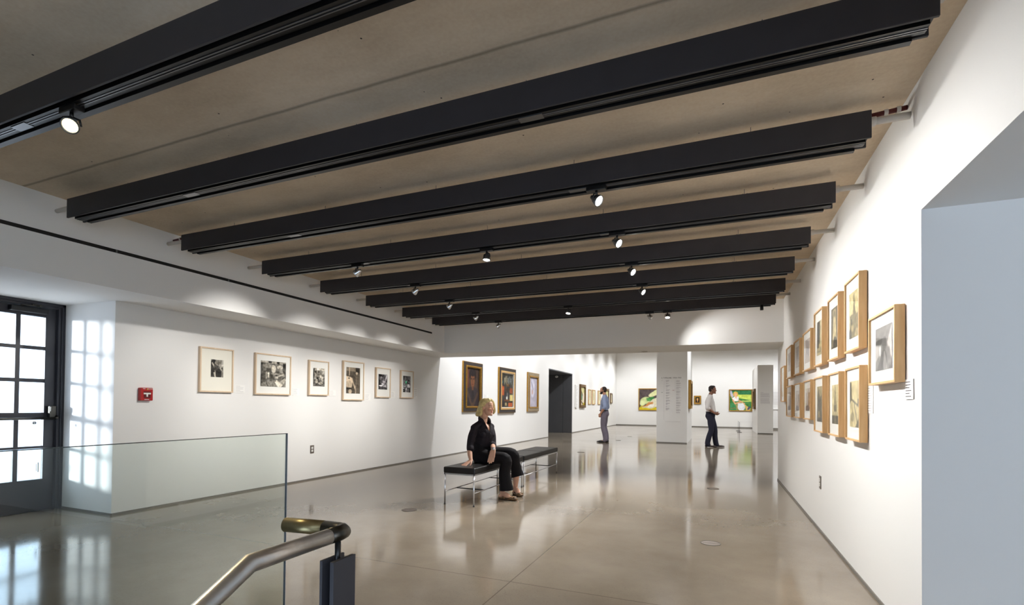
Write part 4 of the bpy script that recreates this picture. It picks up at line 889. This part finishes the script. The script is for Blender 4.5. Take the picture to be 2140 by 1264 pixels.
for xo, th, nm in ((.018, .012, 'post_plate'), (-.016, .008, 'post_plate')):
    m = MB(); m.box((xo - th / 2, .958 - 1.03, .006), (xo + th / 2, 1.038 - 1.03, .761)); m.build(nm, 'postmetal', t, bevel=.0015)
m = MB(); m.box((-.012, .985 - 1.03, .006), (.012, 1.012 - 1.03, .735)); m.build('post_spacer', 'black', t)
m = MB(); m.box((-.05, .93 - 1.03, 0), (.05, 1.06 - 1.03, .008)); m.build('base_plate', 'postmetal', t)

# ---------------------------------------------------------------- people
def V(*a): return Vector(a)
def limb(mb, pts, n=16, mi=0):
    """pts: list of (Vector, r) or (Vector, (ra, rb), side vector): closed rounded tube"""
    P_ = [(Vector(p[0]), p[1] if isinstance(p[1], tuple) else (p[1], p[1]), (Vector(p[2]) if len(p) > 2 and p[2] is not None else None)) for p in pts]
    # densify with smooth interpolation
    Q = []
    for i in range(len(P_) - 1):
        a, b = P_[i], P_[i + 1]; p0 = P_[i - 1][0] if i else a[0] * 2 - b[0]; p3 = P_[i + 2][0] if i + 2 < len(P_) else b[0] * 2 - a[0]
        for k in range(5):
            s = k / 5
            pos = .5 * ((2 * a[0]) + (b[0] - p0) * s + (2 * p0 - 5 * a[0] + 4 * b[0] - p3) * s * s + (3 * a[0] - p0 - 3 * b[0] + p3) * s ** 3)
            e = s * s * (3 - 2 * s)
            Q.append((pos, (a[1][0] + (b[1][0] - a[1][0]) * e, a[1][1] + (b[1][1] - a[1][1]) * e), a[2]))
    Q.append(P_[-1])
    k = len(Q); T = []
    for i in range(k):
        T.append((Q[min(i + 1, k - 1)][0] - Q[max(i - 1, 0)][0]).normalized())
    u = P_[0][2] if P_[0][2] is not None else (T[0].cross(V(0, 0, 1)) if abs(T[0].z) < .9 else T[0].cross(V(1, 0, 0)))
    rings = []
    for i in range(k):
        t = T[i]; u = (u - t * u.dot(t)).normalized(); w = t.cross(u)
        seq = [(0, 1.)]
        if i == 0: seq = [(-math.cos(a) , math.sin(a)) for a in (.15, .6, 1.1)] + [(0, 1.)]
        if i == k - 1: seq = [(0, 1.)] + [(math.cos(a), math.sin(a)) for a in (1.1, .6, .15)]
        ra, rb = Q[i][1]
        for off, sc in seq:
            c = Q[i][0] + t * off * min(ra, rb)
            rings.append([c + (u * math.cos(2 * PI * j / n) * ra + w * math.sin(2 * PI * j / n) * rb) * sc for j in range(n)])
    vs = [p for r in rings for p in r]; kk = len(rings)
    fs = [(i * n + j, i * n + (j + 1) % n, (i + 1) * n + (j + 1) % n, (i + 1) * n + j) for i in range(kk - 1) for j in range(n)] + [tuple(range(n - 1, -1, -1)), tuple((kk - 1) * n + j for j in range(n))]
    mb.add(vs, fs, mi, True)

def skin(mb, name, vox, smooth, m_, parent, origin, cut=None, paint=None, planes=()):
    """fuse everything in mb into one continuous surface"""
    me = bpy.data.meshes.new(name); me.from_pydata([tuple(Vector(v) - origin) for v in mb.v], [], mb.f); me.update()
    b = bmesh.new(); b.from_mesh(me); bmesh.ops.recalc_face_normals(b, faces=b.faces); b.to_mesh(me); b.free()
    o = bpy.data.objects.new(name, me); COL.objects.link(o)
    r = o.modifiers.new('r', 'REMESH'); r.mode = 'VOXEL'; r.voxel_size = vox; r.use_smooth_shade = True
    if smooth: s = o.modifiers.new('s', 'SMOOTH'); s.iterations = smooth; s.factor = .5
    bpy.context.view_layer.update()
    me2 = bpy.data.meshes.new_from_object(o.evaluated_get(bpy.context.evaluated_depsgraph_get()))
    bpy.data.objects.remove(o); bpy.data.meshes.remove(me)
    me2.name = name
    if cut:
        b = bmesh.new(); b.from_mesh(me2)
        kill = [f for f in b.faces if cut(f.calc_center_median() + origin)]
        bmesh.ops.delete(b, geom=kill, context='FACES'); b.to_mesh(me2); b.free()
    for pc, pn, reg in planes:
        b = bmesh.new(); b.from_mesh(me2)
        fs = [f for f in b.faces if reg(f.calc_center_median() + origin)]
        g = set(fs)
        for f in fs: g.update(f.verts); g.update(f.edges)
        bmesh.ops.bisect_plane(b, geom=list(g), plane_co=Vector(pc) - origin, plane_no=Vector(pn), clear_outer=True)
        b.to_mesh(me2); b.free()
    if paint:
        a = me2.color_attributes.new('paint', 'FLOAT_COLOR', 'POINT')
        c = np.empty((len(me2.vertices), 3), np.float32); me2.vertices.foreach_get('co', c.ravel()); c = c + np.array(origin, np.float32)
        base_, spots = paint
        colr = np.tile(np.array(lin(base_)), (len(c), 1))
        for p, rad, cc, op in spots:
            if isinstance(rad, tuple):      # (f, r, u, rf, rr, ru) oriented ellipsoid
                f, r_, u, a1, a2, a3 = rad; d = c - np.array(p); d = np.sqrt((d @ np.array(f) / a1) ** 2 + (d @ np.array(r_) / a2) ** 2 + (d @ np.array(u) / a3) ** 2)
            else: d = np.linalg.norm(c - np.array(p), axis=1) / rad
            k = np.clip((1.15 - d) / .4, 0, 1)[:, None] * op
            colr = colr + (np.array(lin(cc)) - colr) * k
        a.data.foreach_set('color', np.hstack([colr, np.ones((len(colr), 1))]).astype(np.float32).ravel())
    me2.materials.clear(); me2.materials.append(M[m_])
    for p in me2.polygons: p.use_smooth = True
    o = bpy.data.objects.new(name, me2); COL.objects.link(o); o.parent = parent
    return o

def basis(f, r, u): return Matrix((f, r, u)).transposed()
def head(mb, c, f, u=V(0, 0, 1), s=1., man=False):
    """c: centre of the head at eye level; returns spots for painting"""
    f = f.normalized(); r = f.cross(u).normalized(); u = r.cross(f)
    A = lambda a, b, d: c + (f * a + r * b + u * d) * s
    rot = basis(f, r, u)
    E_ = lambda a, b, d, rf, rr, ru: mb.ball(A(a, b, d), (rf * s, rr * s, ru * s), rot, 12)
    E_(-.012, 0, .030, .093, .073, .084)           # skull
    E_(.026, 0, -.032, .060, .058, .080)           # face
    E_(.040, 0, -.082, .044, .044 if not man else .048, .034)
    E_(.070, 0, -.100, .022, .022, .018)           # chin
    E_(.062, .030, -.030, .026, .026, .026); E_(.062, -.030, -.030, .026, .026, .026)
    bk = 1. if man else .72
    limb(mb, [(A(.070, .038, .022), .013 * s * bk), (A(.080, .0, .024), .014 * s * bk), (A(.070, -.038, .022), .013 * s * bk)])
    E_(.052, 0, .040, .036, .052, .040)
    limb(mb, [(A(.080, 0, .012), .009 * s), (A(.092, 0, -.012), .0095 * s), (A(.101 if man else .098, 0, -.028), (.0125 if man else .0098) * s)])
    E_(.088, .010, -.033, .010, .008, .007); E_(.088, -.010, -.033, .010, .008, .007)
    E_(.080, 0, -.058, .013, .022, .0075); E_(.077, 0, -.070, .013, .019, .0085); E_(.062, 0, -.060, .026, .034, .030)
    for sd in (-1, 1):
        E_(-.008, sd * .073, -.012, .018, .009, .030)
        E_(.072, sd * .031, .0, .013, .018, .013)
    limb(mb, [(A(-.026, 0, -.05), .050 * s), (A(-.034, 0, -.115), .047 * s)])
    sp = []
    for sd in (-1, 1):
        sp.append((A(.084, sd * .032, .001), (f, r, u, .03 * s, .014 * s, .0055 * s), (.20, .15, .13), .8))
        sp.append((A(.088, sd * .034, .020), (f, r, u, .03 * s, .021 * s, .0045 * s), (.40, .28, .18), .55))
        sp.append((A(.083, sd * .032, .010), (f, r, u, .03 * s, .017 * s, .006 * s), (.66, .46, .39), .35))
        sp.append((A(.075, sd * .042, -.034), .028 * s, (.80, .50, .43), .35))
    return A, rot, sp

def hand(mb, wrist, d, n, side, s=1., curl=.35, spread=.12, thumb=1.):
    """d: direction to the fingers, n: back-of-hand normal, side: direction of the thumb"""
    d = d.normalized(); side = (side - d * side.dot(d)).normalized(); n = side.cross(d).normalized() * (1 if side.cross(d).dot(n) > 0 else -1)
    A = lambda a, b, c_: wrist + (d * a + side * b + n * c_) * s
    for i, b in enumerate((.027, .009, -.009, -.026)):
        kn = A(.085 - .004 * abs(i - 1), b, .003); limb(mb, [(A(.005, b * .55, 0), .0135 * s), (kn, .0112 * s)], 10)
        ln = (.068, .077, .072, .056)[i] * s; dd = (d + side * b / .027 * spread).normalized(); p = kn; ang = 0
        seq = [(p, .0088 * s)]
        for q, fr in enumerate((.45, .30, .25)):
            ang += curl * (1, 1.15, .8)[q]; dv = dd * math.cos(ang) - n * math.sin(ang); p = p + dv * ln * fr; seq.append((p, (.0086, .0082, .0076)[q] * s))
        limb(mb, seq, 10)
    t0 = A(.02, .022, -.004); t1 = A(.052, .022 + .026 * thumb, -.012 - .012 * (1 - thumb)); t2 = A(.085, .022 + .034 * thumb, -.02 - .012 * (1 - thumb)); limb(mb, [(A(.008, .008, 0), .014 * s), (t0, .0135 * s), (t1, .0105 * s), (t2, .0075 * s)], 10)
    return A

# ---- seated woman
ORG = V(-2.70, 5.60, 0)
wo = thing('seated_person', 'person with short blonde hair in black clothes sitting on the near bench', 'person', ORG)
f_t = V(.906, -.423, 0); r_t = V(-.423, -.906, 0)
f_h = V(.985, -.17, .02).normalized()
HC = V(-2.655, 5.60, 1.118)
b = MB()
A, rot, sp = head(b, HC, f_h, s=.93)
C = V(-2.715, 5.62, .90)
shR, shL = V(-2.774, 5.492, .862), V(-2.660, 5.742, .868)
elR, wrR = V(-2.775, 5.400, .645), V(-2.708, 5.29, .485)
elL, wrL = V(-2.605, 5.68, .655), V(-2.485, 5.440, .606)
limb(b, [(C + V(.015, 0, .10), .046), (C + V(0, 0, .02), .052)])
limb(b, [(C + V(0, 0, .0), (.062, .052), r_t), (C + V(.014, -.006, -.06), (.085, .098), r_t), (C + V(.0, 0, -.22), (.115, .085), r_t), (V(-2.73, 5.62, .52), (.15, .11), r_t)])
limb(b, [(shR, .032), (elR, .034), (V(-2.752, 5.342, .56), .031), (wrR, .022)])
limb(b, [(shL, .032), (elL, .034), (elL * .5 + wrL * .5 + V(0, 0, .004), .031), (wrL, .022)])
limb(b, [(shR, .032), (C + V(0, 0, -.02), .036), (shL, .032)])
hand(b, wrR, V(-.30, -.72, -.42), V(-.1, -.3, .95), V(.95, -.35, 0), .95, -.04, .30)
hand(b, wrL, V(-.05, -.40, -.92), V(.35, -.9, .3), V(-.95, -.25, .05), 1.06, .04, .05, .3)
hipR, hipL = V(-2.70, 5.54, .515), V(-2.70, 5.71, .52)
knR, knL = V(-2.345, 5.50, .495), V(-2.35, 5.72, .54)
anR, anL = V(-2.415, 5.565, .075), V(-2.385, 5.91, .085)
for hp, kn, an, toe in ((hipR, knR, anR, V(-2.215, 5.535, .024)), (hipL, knL, anL, V(-2.25, 5.785, .024))):
    mids = [(kn * .5 + an * .5 + V(-.005, 0, 0), .046)] if hp is hipR else [(V(-2.345, 5.79, .41), .044), (V(-2.352, 5.85, .25), .040)]
    limb(b, [(hp, .07), (kn, .05)] + mids + [(an, .029)])
    fd = (toe - an); fd.z = 0; fd.normalize()
    limb(b, [(an + V(0, 0, -.01), .030), (an + fd * .05 + V(0, 0, -.02), .032), (V(toe.x, toe.y, 0) - fd * .08 + V(0, 0, .026), (.030, .018)), (V(toe.x, toe.y, .016) - fd * .03, (.022, .010))])
    limb(b, [(an + V(0, 0, -.02), .028), (V(an.x, an.y, .034) - fd * .025, .028)])
for lipd, cc in ((-.058, (.66, .22, .22)), (-.069, (.70, .25, .25))):
    sp.append((A(.088, 0, lipd), (f_h, f_h.cross(V(0, 0, 1)).normalized(), V(0, 0, 1), .02, .019, .006), cc, .85))
skin(b, 'body', .0042, 3, 'skin', wo, ORG, paint=((.84, .66, .56), sp))
# hair: chin-length bob swept behind the ear
b = MB()
E_ = lambda a, bb, d, rf, rr, ru: b.ball(A(a, bb, d), (rf * .93, rr * .93, ru * .93), rot, 12)
E_(-.028, 0, .040, .088, .083, .082)
E_(.012, 0, .075, .062, .066, .046)
E_(-.068, 0, -.015, .052, .084, .085)
E_(-.075, 0, -.075, .052, .085, .045)
limb(b, [(A(.045, .022, .098), .022), (A(.005, .072, .062), .026), (A(-.045, .082, .0), .030), (A(-.065, .080, -.06), .032), (A(-.085, .082, -.095), .024)])
limb(b, [(A(-.03, .076, .05), .022), (A(-.04, .088, -.04), .024), (A(-.05, .084, -.10), .020)])
limb(b, [(A(.055, -.015, .095), .022), (A(.055, -.062, .06), .022), (A(.060, -.080, .0), .020), (A(.068, -.080, -.055), .018), (A(.055, -.076, -.085), .012)])
limb(b, [(A(-.03, -.076, .05), .024), (A(-.03, -.088, -.04), .026), (A(-.03, -.084, -.09), .020)])
limb(b, [(A(-.07, .05, -.03), .04), (A(-.105, .055, -.095), .030)]); limb(b, [(A(-.08, -.02, -.03), .04), (A(-.118, -.02, -.098), .030)])
limb(b, [(A(-.07, .07, -.03), .03), (A(-.098, .09, -.10), .02)])
skin(b, 'hair', .006, 2, 'hairblond', wo, ORG)
# blouse
b = MB()
limb(b, [(C + V(.0, 0, .045), (.062, .060), r_t), (C + V(.0, 0, .0), (.088, .078), r_t), (C + V(.01, 0, -.06), (.138, .108), r_t), (C + V(.02, -.005, -.12), (.136, .122), r_t), (C + V(.0, 0, -.25), (.118, .102), r_t), (V(-2.728, 5.62, .60), (.136, .114), r_t), (V(-2.728, 5.62, .56), (.15, .122), r_t)])
limb(b, [(shR + V(.004, .010, -.004), .046), (shR * .5 + elR * .5 + V(-.006, 0, 0), .049), (elR, .046), (elR * .78 + wrR * .22, .047)])
limb(b, [(shL + V(-.004, -.010, -.004), .046), (shL * .5 + elL * .5 + V(.004, 0, 0), .048), (elL, .045), (elL * .74 + wrL * .26, .045)])
limb(b, [(shR + V(0, 0, .0), .045), (shR * .5 + C * .5 + V(0, 0, .012), .048), (C + V(0, 0, .018), .058), (shL * .5 + C * .5 + V(0, 0, .012), .048), (shL + V(0, 0, .0), .045)])
for sd in (-1, 1):
    q = C + r_t * (.032 * sd) + f_t * .095 + V(0, 0, -.055); b.ball(C + r_t * (.062 * sd) + f_t * .078 + V(0, 0, -.125), (.052, .052, .052), None, 10)
NB = C + V(.012, 0, .075)
for sd in (-1, 1):       # standing collar
    limb(b, [(NB - f_t * .060 + r_t * .004 * sd + V(0, 0, .0), (.014, .034), f_t), (NB - f_t * .020 + r_t * .058 * sd + V(0, 0, -.005), (.014, .034), r_t), (NB + f_t * .045 + r_t * .052 * sd + V(0, 0, -.035), (.012, .030), r_t), (C + f_t * .105 + r_t * .020 * sd + V(0, 0, -.05), (.012, .022), r_t)])
def vcut(p):
    q = p - C; a = q.dot(f_t); s = q.dot(r_t); h = q.z
    if h > .058 and abs(s) < .05 and abs(a) < .05: return True
    return a > .0 and h > -.085 and abs(s) < .006 + (h + .085) * .33 and abs(s) < .05
skin(b, 'blouse', .005, 4, 'blackcloth', wo, ORG, cut=vcut)
m = MB()
for k in range(4): 
    p = C + f_t * (.128 - .004 * k) + V(.012, 0, -.11 - .05 * k) - ORG; m.ball(p, .006, n=6)
m.build('blouse_buttons', 'black', wo)
# trousers
b = MB()
limb(b, [(V(-2.73, 5.62, .62), (.140, .115), r_t), (V(-2.73, 5.62, .57), (.158, .132), r_t), (V(-2.725, 5.62, .545), (.165, .122), r_t)])
limb(b, [(hipR + V(-.03, 0, .005), .088), (hipR * .5 + knR * .5, .078), (knR, .068), (knR * .62 + anR * .38, .070), (knR * .3 + anR * .7 + V(.03, 0, 0), .076), (anR + V(.052, .0, .065), .084), (anR + V(.054, .0, .02), .084)])
limb(b, [(hipL + V(-.03, 0, .005), .088), (hipL * .5 + knL * .5 + V(0, 0, .01), .080), (knL, .068), (V(-2.345, 5.79, .42), .066), (V(-2.345, 5.84, .33), .070), (V(-2.338, 5.865, .25), (.074, .085)), (V(-2.336, 5.87, .18), (.076, .088))])
limb(b, [(V(-2.71, 5.54, .49), .09), (V(-2.71, 5.71, .49), .09)])
hems = [((-2.36, 5.565, .112), V(.10, 0, -1).normalized(), lambda p: p.x > -2.6 and p.y < 5.69 and p.z < .25), ((-2.34, 5.865, .242), V(.30, 0, -1).normalized(), lambda p: p.x > -2.6 and p.y > 5.69 and p.z < .36)]
skin(b, 'trousers', .007, 3, 'blackcloth2', wo, ORG, planes=hems)
for an, toe in ((anR, V(-2.205, 5.53, 0)), (anL, V(-2.24, 5.775, 0))):
    fd = V(toe.x - an.x, toe.y - an.y, 0).normalized(); sd = V(-fd.y, fd.x, 0); g = V(an.x, an.y, 0)
    b = MB(); heel = g - fd * .03; L_ = (toe - heel).length
    limb(b, [(heel + V(0, 0, .020), (.030, .020), sd), (heel + fd * L_ * .35 + V(0, 0, .018), (.030, .017), sd), (heel + fd * L_ * .72 + V(0, 0, .023), (.040, .023), sd), (heel + fd * (L_ - .02) + V(0, 0, .020), (.028, .019), sd)])
    limb(b, [(heel - fd * .004 + V(0, 0, .02), .026), (heel + V(-.0, 0, .047), .022)])
    limb(b, [(heel + fd * L_ * .78 + sd * .03 + V(0, 0, .034), .011), (heel + fd * L_ * .76 + V(0, 0, .044), .011), (heel + fd * L_ * .78 - sd * .03 + V(0, 0, .034), .011)])
    for q in (-1, 1): limb(b, [(heel + fd * L_ * .80 + V(0, 0, .044), .008), (heel + fd * L_ * .86 + sd * .022 * q + V(0, 0, .043), .010)])
    skin(b, 'shoe', .0045, 2, 'leopard', wo, ORG, cut=lambda p: p.z < .002)
wv = (wrL - elL).normalized(); u_ = wv.cross(V(0, 0, 1)).normalized(); w_ = wv.cross(u_); pc_ = wrL - wv * .012 - ORG
m = MB(); m.tube([pc_ + (u_ * math.cos(a) + w_ * math.sin(a)) * .027 for a in np.linspace(0, 2 * PI, 25)], .005, 8); m.lathe([(0, .0), (0, .014), (.008, .013), (.009, 0)], pc_ + V(.012, -.022, .008), V(.5, -.8, .3), 14)
m.build('wristwatch', 'chrome', wo)

# ---- standing men
def man(ORG, f, label, J, mats, skinc, hairc, beard=False, top_bald=False, s=1.0, ldip=0.):
    t = thing('standing_person' if beard else 'walking_person', label, 'person', ORG)
    r = f.cross(V(0, 0, 1)).normalized()
    g = {k: ORG + f * v[0] + r * v[1] + V(0, 0, v[2]) for k, v in J.items()}
    b = MB(); A, rot, sp = head(b, g['head'], (f + V(0, 0, .0)).normalized(), s=s, man=True)
    limb(b, [(g['neck'] + f * .012 + V(0, 0, .05), .050), (g['neck'] - V(0, 0, .04), .058)])
    limb(b, [(g['neck'] - V(0, 0, .05), (.10, .07), r), (g['chest'], (.155, .105), r), (g['belt'] + V(0, 0, .05), (.135, .10), r), (g['pel'], (.15, .11), r)])
    for q in 'LR':
        limb(b, [(g['sh' + q], .052), (g['el' + q], .040), (g['el' + q] * .6 + g['wr' + q] * .4, .038), (g['wr' + q], .026)])
        limb(b, [(g['hip' + q], .085), (g['kn' + q], .055), (g['kn' + q] * .6 + g['an' + q] * .4 - f * .015, .055), (g['an' + q], .036)])
        toe = g['toe' + q]; an = g['an' + q]
        limb(b, [(an, .034), (V((an.x + toe.x) / 2, (an.y + toe.y) / 2, an.z - .052), .02), (toe + V(0, 0, -.002), .014)])
        d = g['ha' + q] - g['wr' + q]; sg = 1 if q == 'R' else -1
        hand(b, g['wr' + q], d, r * sg + f * .3, f + V(0, 0, .2), 1.0, .35, .1)
    limb(b, [(g['shL'], .055), (g['neck'] - V(0, 0, .06), .06), (g['shR'], .055)])
    if beard:
        for p_, rd in (((.06, 0, -.085), .05), ((.03, .045, -.07), .034), ((.03, -.045, -.07), .034), ((.092, 0, -.046), .018)): sp.append((A(*p_), rd, (.14, .10, .08), .9))
        sp.append((A(.094, 0, -.064), .012, (.62, .36, .32), .9))
    else:
        sp.append((A(.092, 0, -.064), (f, r, V(0, 0, 1), .02, .022, .008), (.55, .30, .27), .8))
    skin(b, 'body', .006, 2, 'skin', t, ORG, paint=(skinc, sp))
    b = MB(); E_ = lambda a, bb, d, rf, rr, ru: b.ball(A(a, bb, d), (rf * s, rr * s, ru * s), rot, 12)
    E_(-.034 if top_bald else -.022, 0, .045, .082 if top_bald else .088, .078, .080); E_(-.055, 0, -.005, .055, .076, .062)
    for sd in (-1, 1): limb(b, [(A(-.01, sd * .070, .04), .016), (A(.012, sd * .072, .0), .010)])
    if not top_bald: E_(.02, 0, .085, .055, .062, .036)
    skin(b, 'hair', .008, 2, hairc, t, ORG)
    if beard:
        b = MB(); E_ = lambda a, bb, d, rf, rr, ru: b.ball(A(a, bb, d), (rf * s, rr * s, ru * s), rot, 10)
        E_(.058, 0, -.098, .042, .042, .026); E_(.082, 0, -.092, .022, .026, .020)
        for sd in (-1, 1): limb(b, [(A(.01, sd * .066, -.02), .010), (A(.02, sd * .060, -.065), .016), (A(.055, sd * .038, -.095), .018)])
        skin(b, 'beard', .006, 2, hairc, t, ORG)
    # shirt
    b = MB()
    limb(b, [(g['neck'] - V(0, 0, .035), (.085, .075), r), (g['chest'] + V(0, 0, .10), (.165, .105), r), (g['chest'], (.178, .13), r), (g['belt'] + V(0, 0, .06), (.165, .128), r), (g['belt'] - V(0, 0, .01), (.162, .122), r)])
    for q in 'LR':
        limb(b, [(g['sh' + q], .068), (g['sh' + q] * .5 + g['el' + q] * .5, .066), (g['el' + q], .060), (g['el' + q] * .86 + g['wr' + q] * .14, .058)])
    limb(b, [(g['shL'], .066), (g['neck'] - V(0, 0, .05), .07), (g['shR'], .066)])
    for sd in (-1, 1):
        limb(b, [(g['neck'] - f * .058 + V(0, 0, .012), (.02, .012), V(0, 0, 1)), (g['neck'] + r * .058 * sd + V(0, 0, -.004), (.02, .012), V(0, 0, 1)), (g['neck'] + f * .062 + r * .02 * sd + V(0, 0, -.04), (.022, .012), V(0, 0, 1))])
    skin(b, 'shirt', .008, 3, mats[0], t, ORG)
    b = MB()
    limb(b, [(g['belt'] + V(0, 0, .01), (.158, .118), r), (g['pel'], (.168, .13), r), (g['pel'] - V(0, 0, .08), (.16, .12), r)])
    b.ball(g['pel'] - f * .045 - V(0, 0, .04), (.095, .13, .10), basis(f, r, V(0, 0, 1)), 10)
    for q in 'LR':
        an = g['an' + q]
        limb(b, [(g['hip' + q], .098), (g['hip' + q] * .5 + g['kn' + q] * .5, .090), (g['kn' + q], .072), (g['kn' + q] * .5 + an * .5 - f * .012, .074), (an + V(0, 0, .02), .072), (an + f * .02 - V(0, 0, .02), .066)])
    skin(b, 'trousers', .008, 3, mats[1], t, ORG, cut=lambda p: False)
    pb_ = g['belt'] - ORG
    m = MB(); m.tube([pb_ + r * math.cos(a) * .170 + f * math.sin(a) * .128 for a in np.linspace(0, 2 * PI, 33)], .013, 8, caps=False); bl = m.build('belt', 'blackshoe', t)
    m = MB(); m.box((-.02, -.008, -.017), (.02, .008, .017)); bk = m.build('buckle', 'chrome', bl, loc=tuple(pb_ + f * .138), rot=math.atan2(f.y, f.x) + PI / 2)
    for q in 'LR':
        an, toe = g['an' + q], g['toe' + q]; fd = V(toe.x - an.x, toe.y - an.y, 0).normalized(); sd = V(-fd.y, fd.x, 0); pit = (toe.z - (an.z - .075))
        b = MB(); hz = an.z - .085
        limb(b, [(V(an.x, an.y, hz + .028) - fd * .05, (.034, .026), sd), (V(an.x, an.y, hz + .028) + fd * .05, (.036, .026), sd), (toe - fd * .05 + V(0, 0, .006), (.043, .026), sd), (toe + fd * .02 + V(0, 0, .0), (.032, .018), sd)])
        limb(b, [(V(an.x, an.y, hz + .03) - fd * .035, .036), (V(an.x, an.y, hz + .085), .042), (V(an.x, an.y, hz + .05) + fd * .06, .032)])
        skin(b, 'shoe', .008, 2, mats[2], t, ORG, cut=lambda p: p.z < .0)
    return t
J1 = dict(head=(.035, 0, 1.635), neck=(-.02, 0, 1.475), chest=(-.02, 0, 1.27), belt=(.0, 0, 1.0), pel=(-.02, 0, .93),
          shL=(-.035, -.185, 1.39), elL=(-.065, -.225, 1.11), wrL=(.07, -.185, .905), haL=(.12, -.15, .77),
          shR=(-.035, .185, 1.39), elR=(-.065, .235, 1.11), wrR=(.075, .20, .905), haR=(.12, .17, .77),
          hipL=(-.015, -.09, .88), knL=(.01, -.095, .49), anL=(-.07, -.10, .085), toeL=(.165, -.13, .022),
          hipR=(-.015, .09, .88), knR=(-.005, .095, .49), anR=(-.07, .10, .085), toeR=(.165, .13, .022))
man(V(-3.305, 15.62, 0), V(-1, 0, 0), 'bearded person in pale blue shirt and grey trousers standing near the far left wall', J1, ('blueshirt', 'greytrouser', 'blackshoe'), (.78, .58, .47), 'hairdark', True, True)
J2 = dict(head=(.03, 0, 1.64), neck=(-.03, 0, 1.48), chest=(-.04, 0, 1.27), belt=(-.01, 0, 1.0), pel=(-.02, 0, .93),
          shL=(-.04, -.185, 1.39), elL=(-.09, -.235, 1.12), wrL=(.10, -.16, .98), haL=(.22, -.10, .93),
          shR=(-.05, .185, 1.39), elR=(-.10, .24, 1.12), wrR=(.09, .17, .97), haR=(.20, .11, .92),
          hipL=(-.015, -.09, .89), knL=(.095, -.09, .50), anL=(.125, -.09, .085), toeL=(.32, -.13, .022),
          hipR=(-.015, .09, .89), knR=(.0, .09, .49), anR=(-.095, .09, .088), toeR=(.115, .11, .022))
man(V(-.155, 15.33, 0), V(1, 0, 0), 'person in white shirt and dark navy trousers walking right past the pillar', J2, ('whiteshirt', 'navy', 'brownshoe'), (.62, .45, .37), 'hairdark')

# ---------------------------------------------------------------- light
w = bpy.data.worlds.new('world'); SC.world = w; w.use_nodes = True
bg = w.node_tree.nodes['Background']; bg.inputs['Color'].default_value = (.60, .77, 1., 1); bg.inputs['Strength'].default_value = 2.1
sun = bpy.data.lights.new('sun', 'SUN'); sun.energy = 3.4; sun.color = (.90, .94, 1.); sun.angle = R(5)
so = bpy.data.objects.new('sun', sun); COL.objects.link(so); so.location = (-14, -4, 4)
so.rotation_euler = V(.76, .65, -.075).to_track_quat('-Z', 'Y').to_euler()
add_light('daylight_outside', 'AREA', (-8.2, 2.2, 1.0), (-6., 2.7, 1.35), 36, (.74, .84, 1.), sx=2.4, sy=2.2)
# gallery lighting of the far room (lamps in its ceiling, above the view)
GC = (.955, .975, 1.)
for y in (9.6, 11.6, 13.8, 16.0, 18.6, 21., 23.4, 25.8, 28.2): add_light('gallery_track_light', 'SPOT', (-3.3, y, 4.4), (XL, y, 1.45), 165, GC, .06, 88, .9)
for x in (-4.4, -2.9, -1.2, .4, 1.9, 3.4, 5.2): add_light('gallery_track_light', 'SPOT', (x, 27.3, 4.4), (x, 30., 1.5), 96, GC, .06, 88, .9)
add_light('gallery_track_light', 'SPOT', (-.6, 25.2, 4.4), (1.62, 25.4, 1.5), 120, GC, .06, 80, .9)
for y in (12., 17.5, 22.5): add_light('gallery_track_light', 'SPOT', (1.2, y, 4.4), (-.9, y, 1.4), 190, GC, .06, 92, .9)
for y in (11., 15., 20., 25.): add_light('gallery_track_light', 'SPOT', (4.5, y, 4.4), (3., y + 1, 0), 220, GC, .08, 110, .9)
for y in (13., 20., 25.5): add_light('gallery_track_light', 'SPOT', (-2.2, y, 4.4), (-2.2, y + .5, 0), 190, GC, .08, 110, .9)

SC.view_settings.view_transform = 'Standard'; SC.view_settings.look = 'None'; SC.view_settings.gamma = 1.; SC.view_settings.use_curve_mapping = False
SC.view_settings.exposure = 1.17
SC.cycles.max_bounces = 10; SC.cycles.diffuse_bounces = 6; SC.cycles.glossy_bounces = 5; SC.cycles.transparent_max_bounces = 16; SC.cycles.sample_clamp_indirect = 6.
SC.cycles.caustics_reflective = False; SC.cycles.caustics_refractive = False
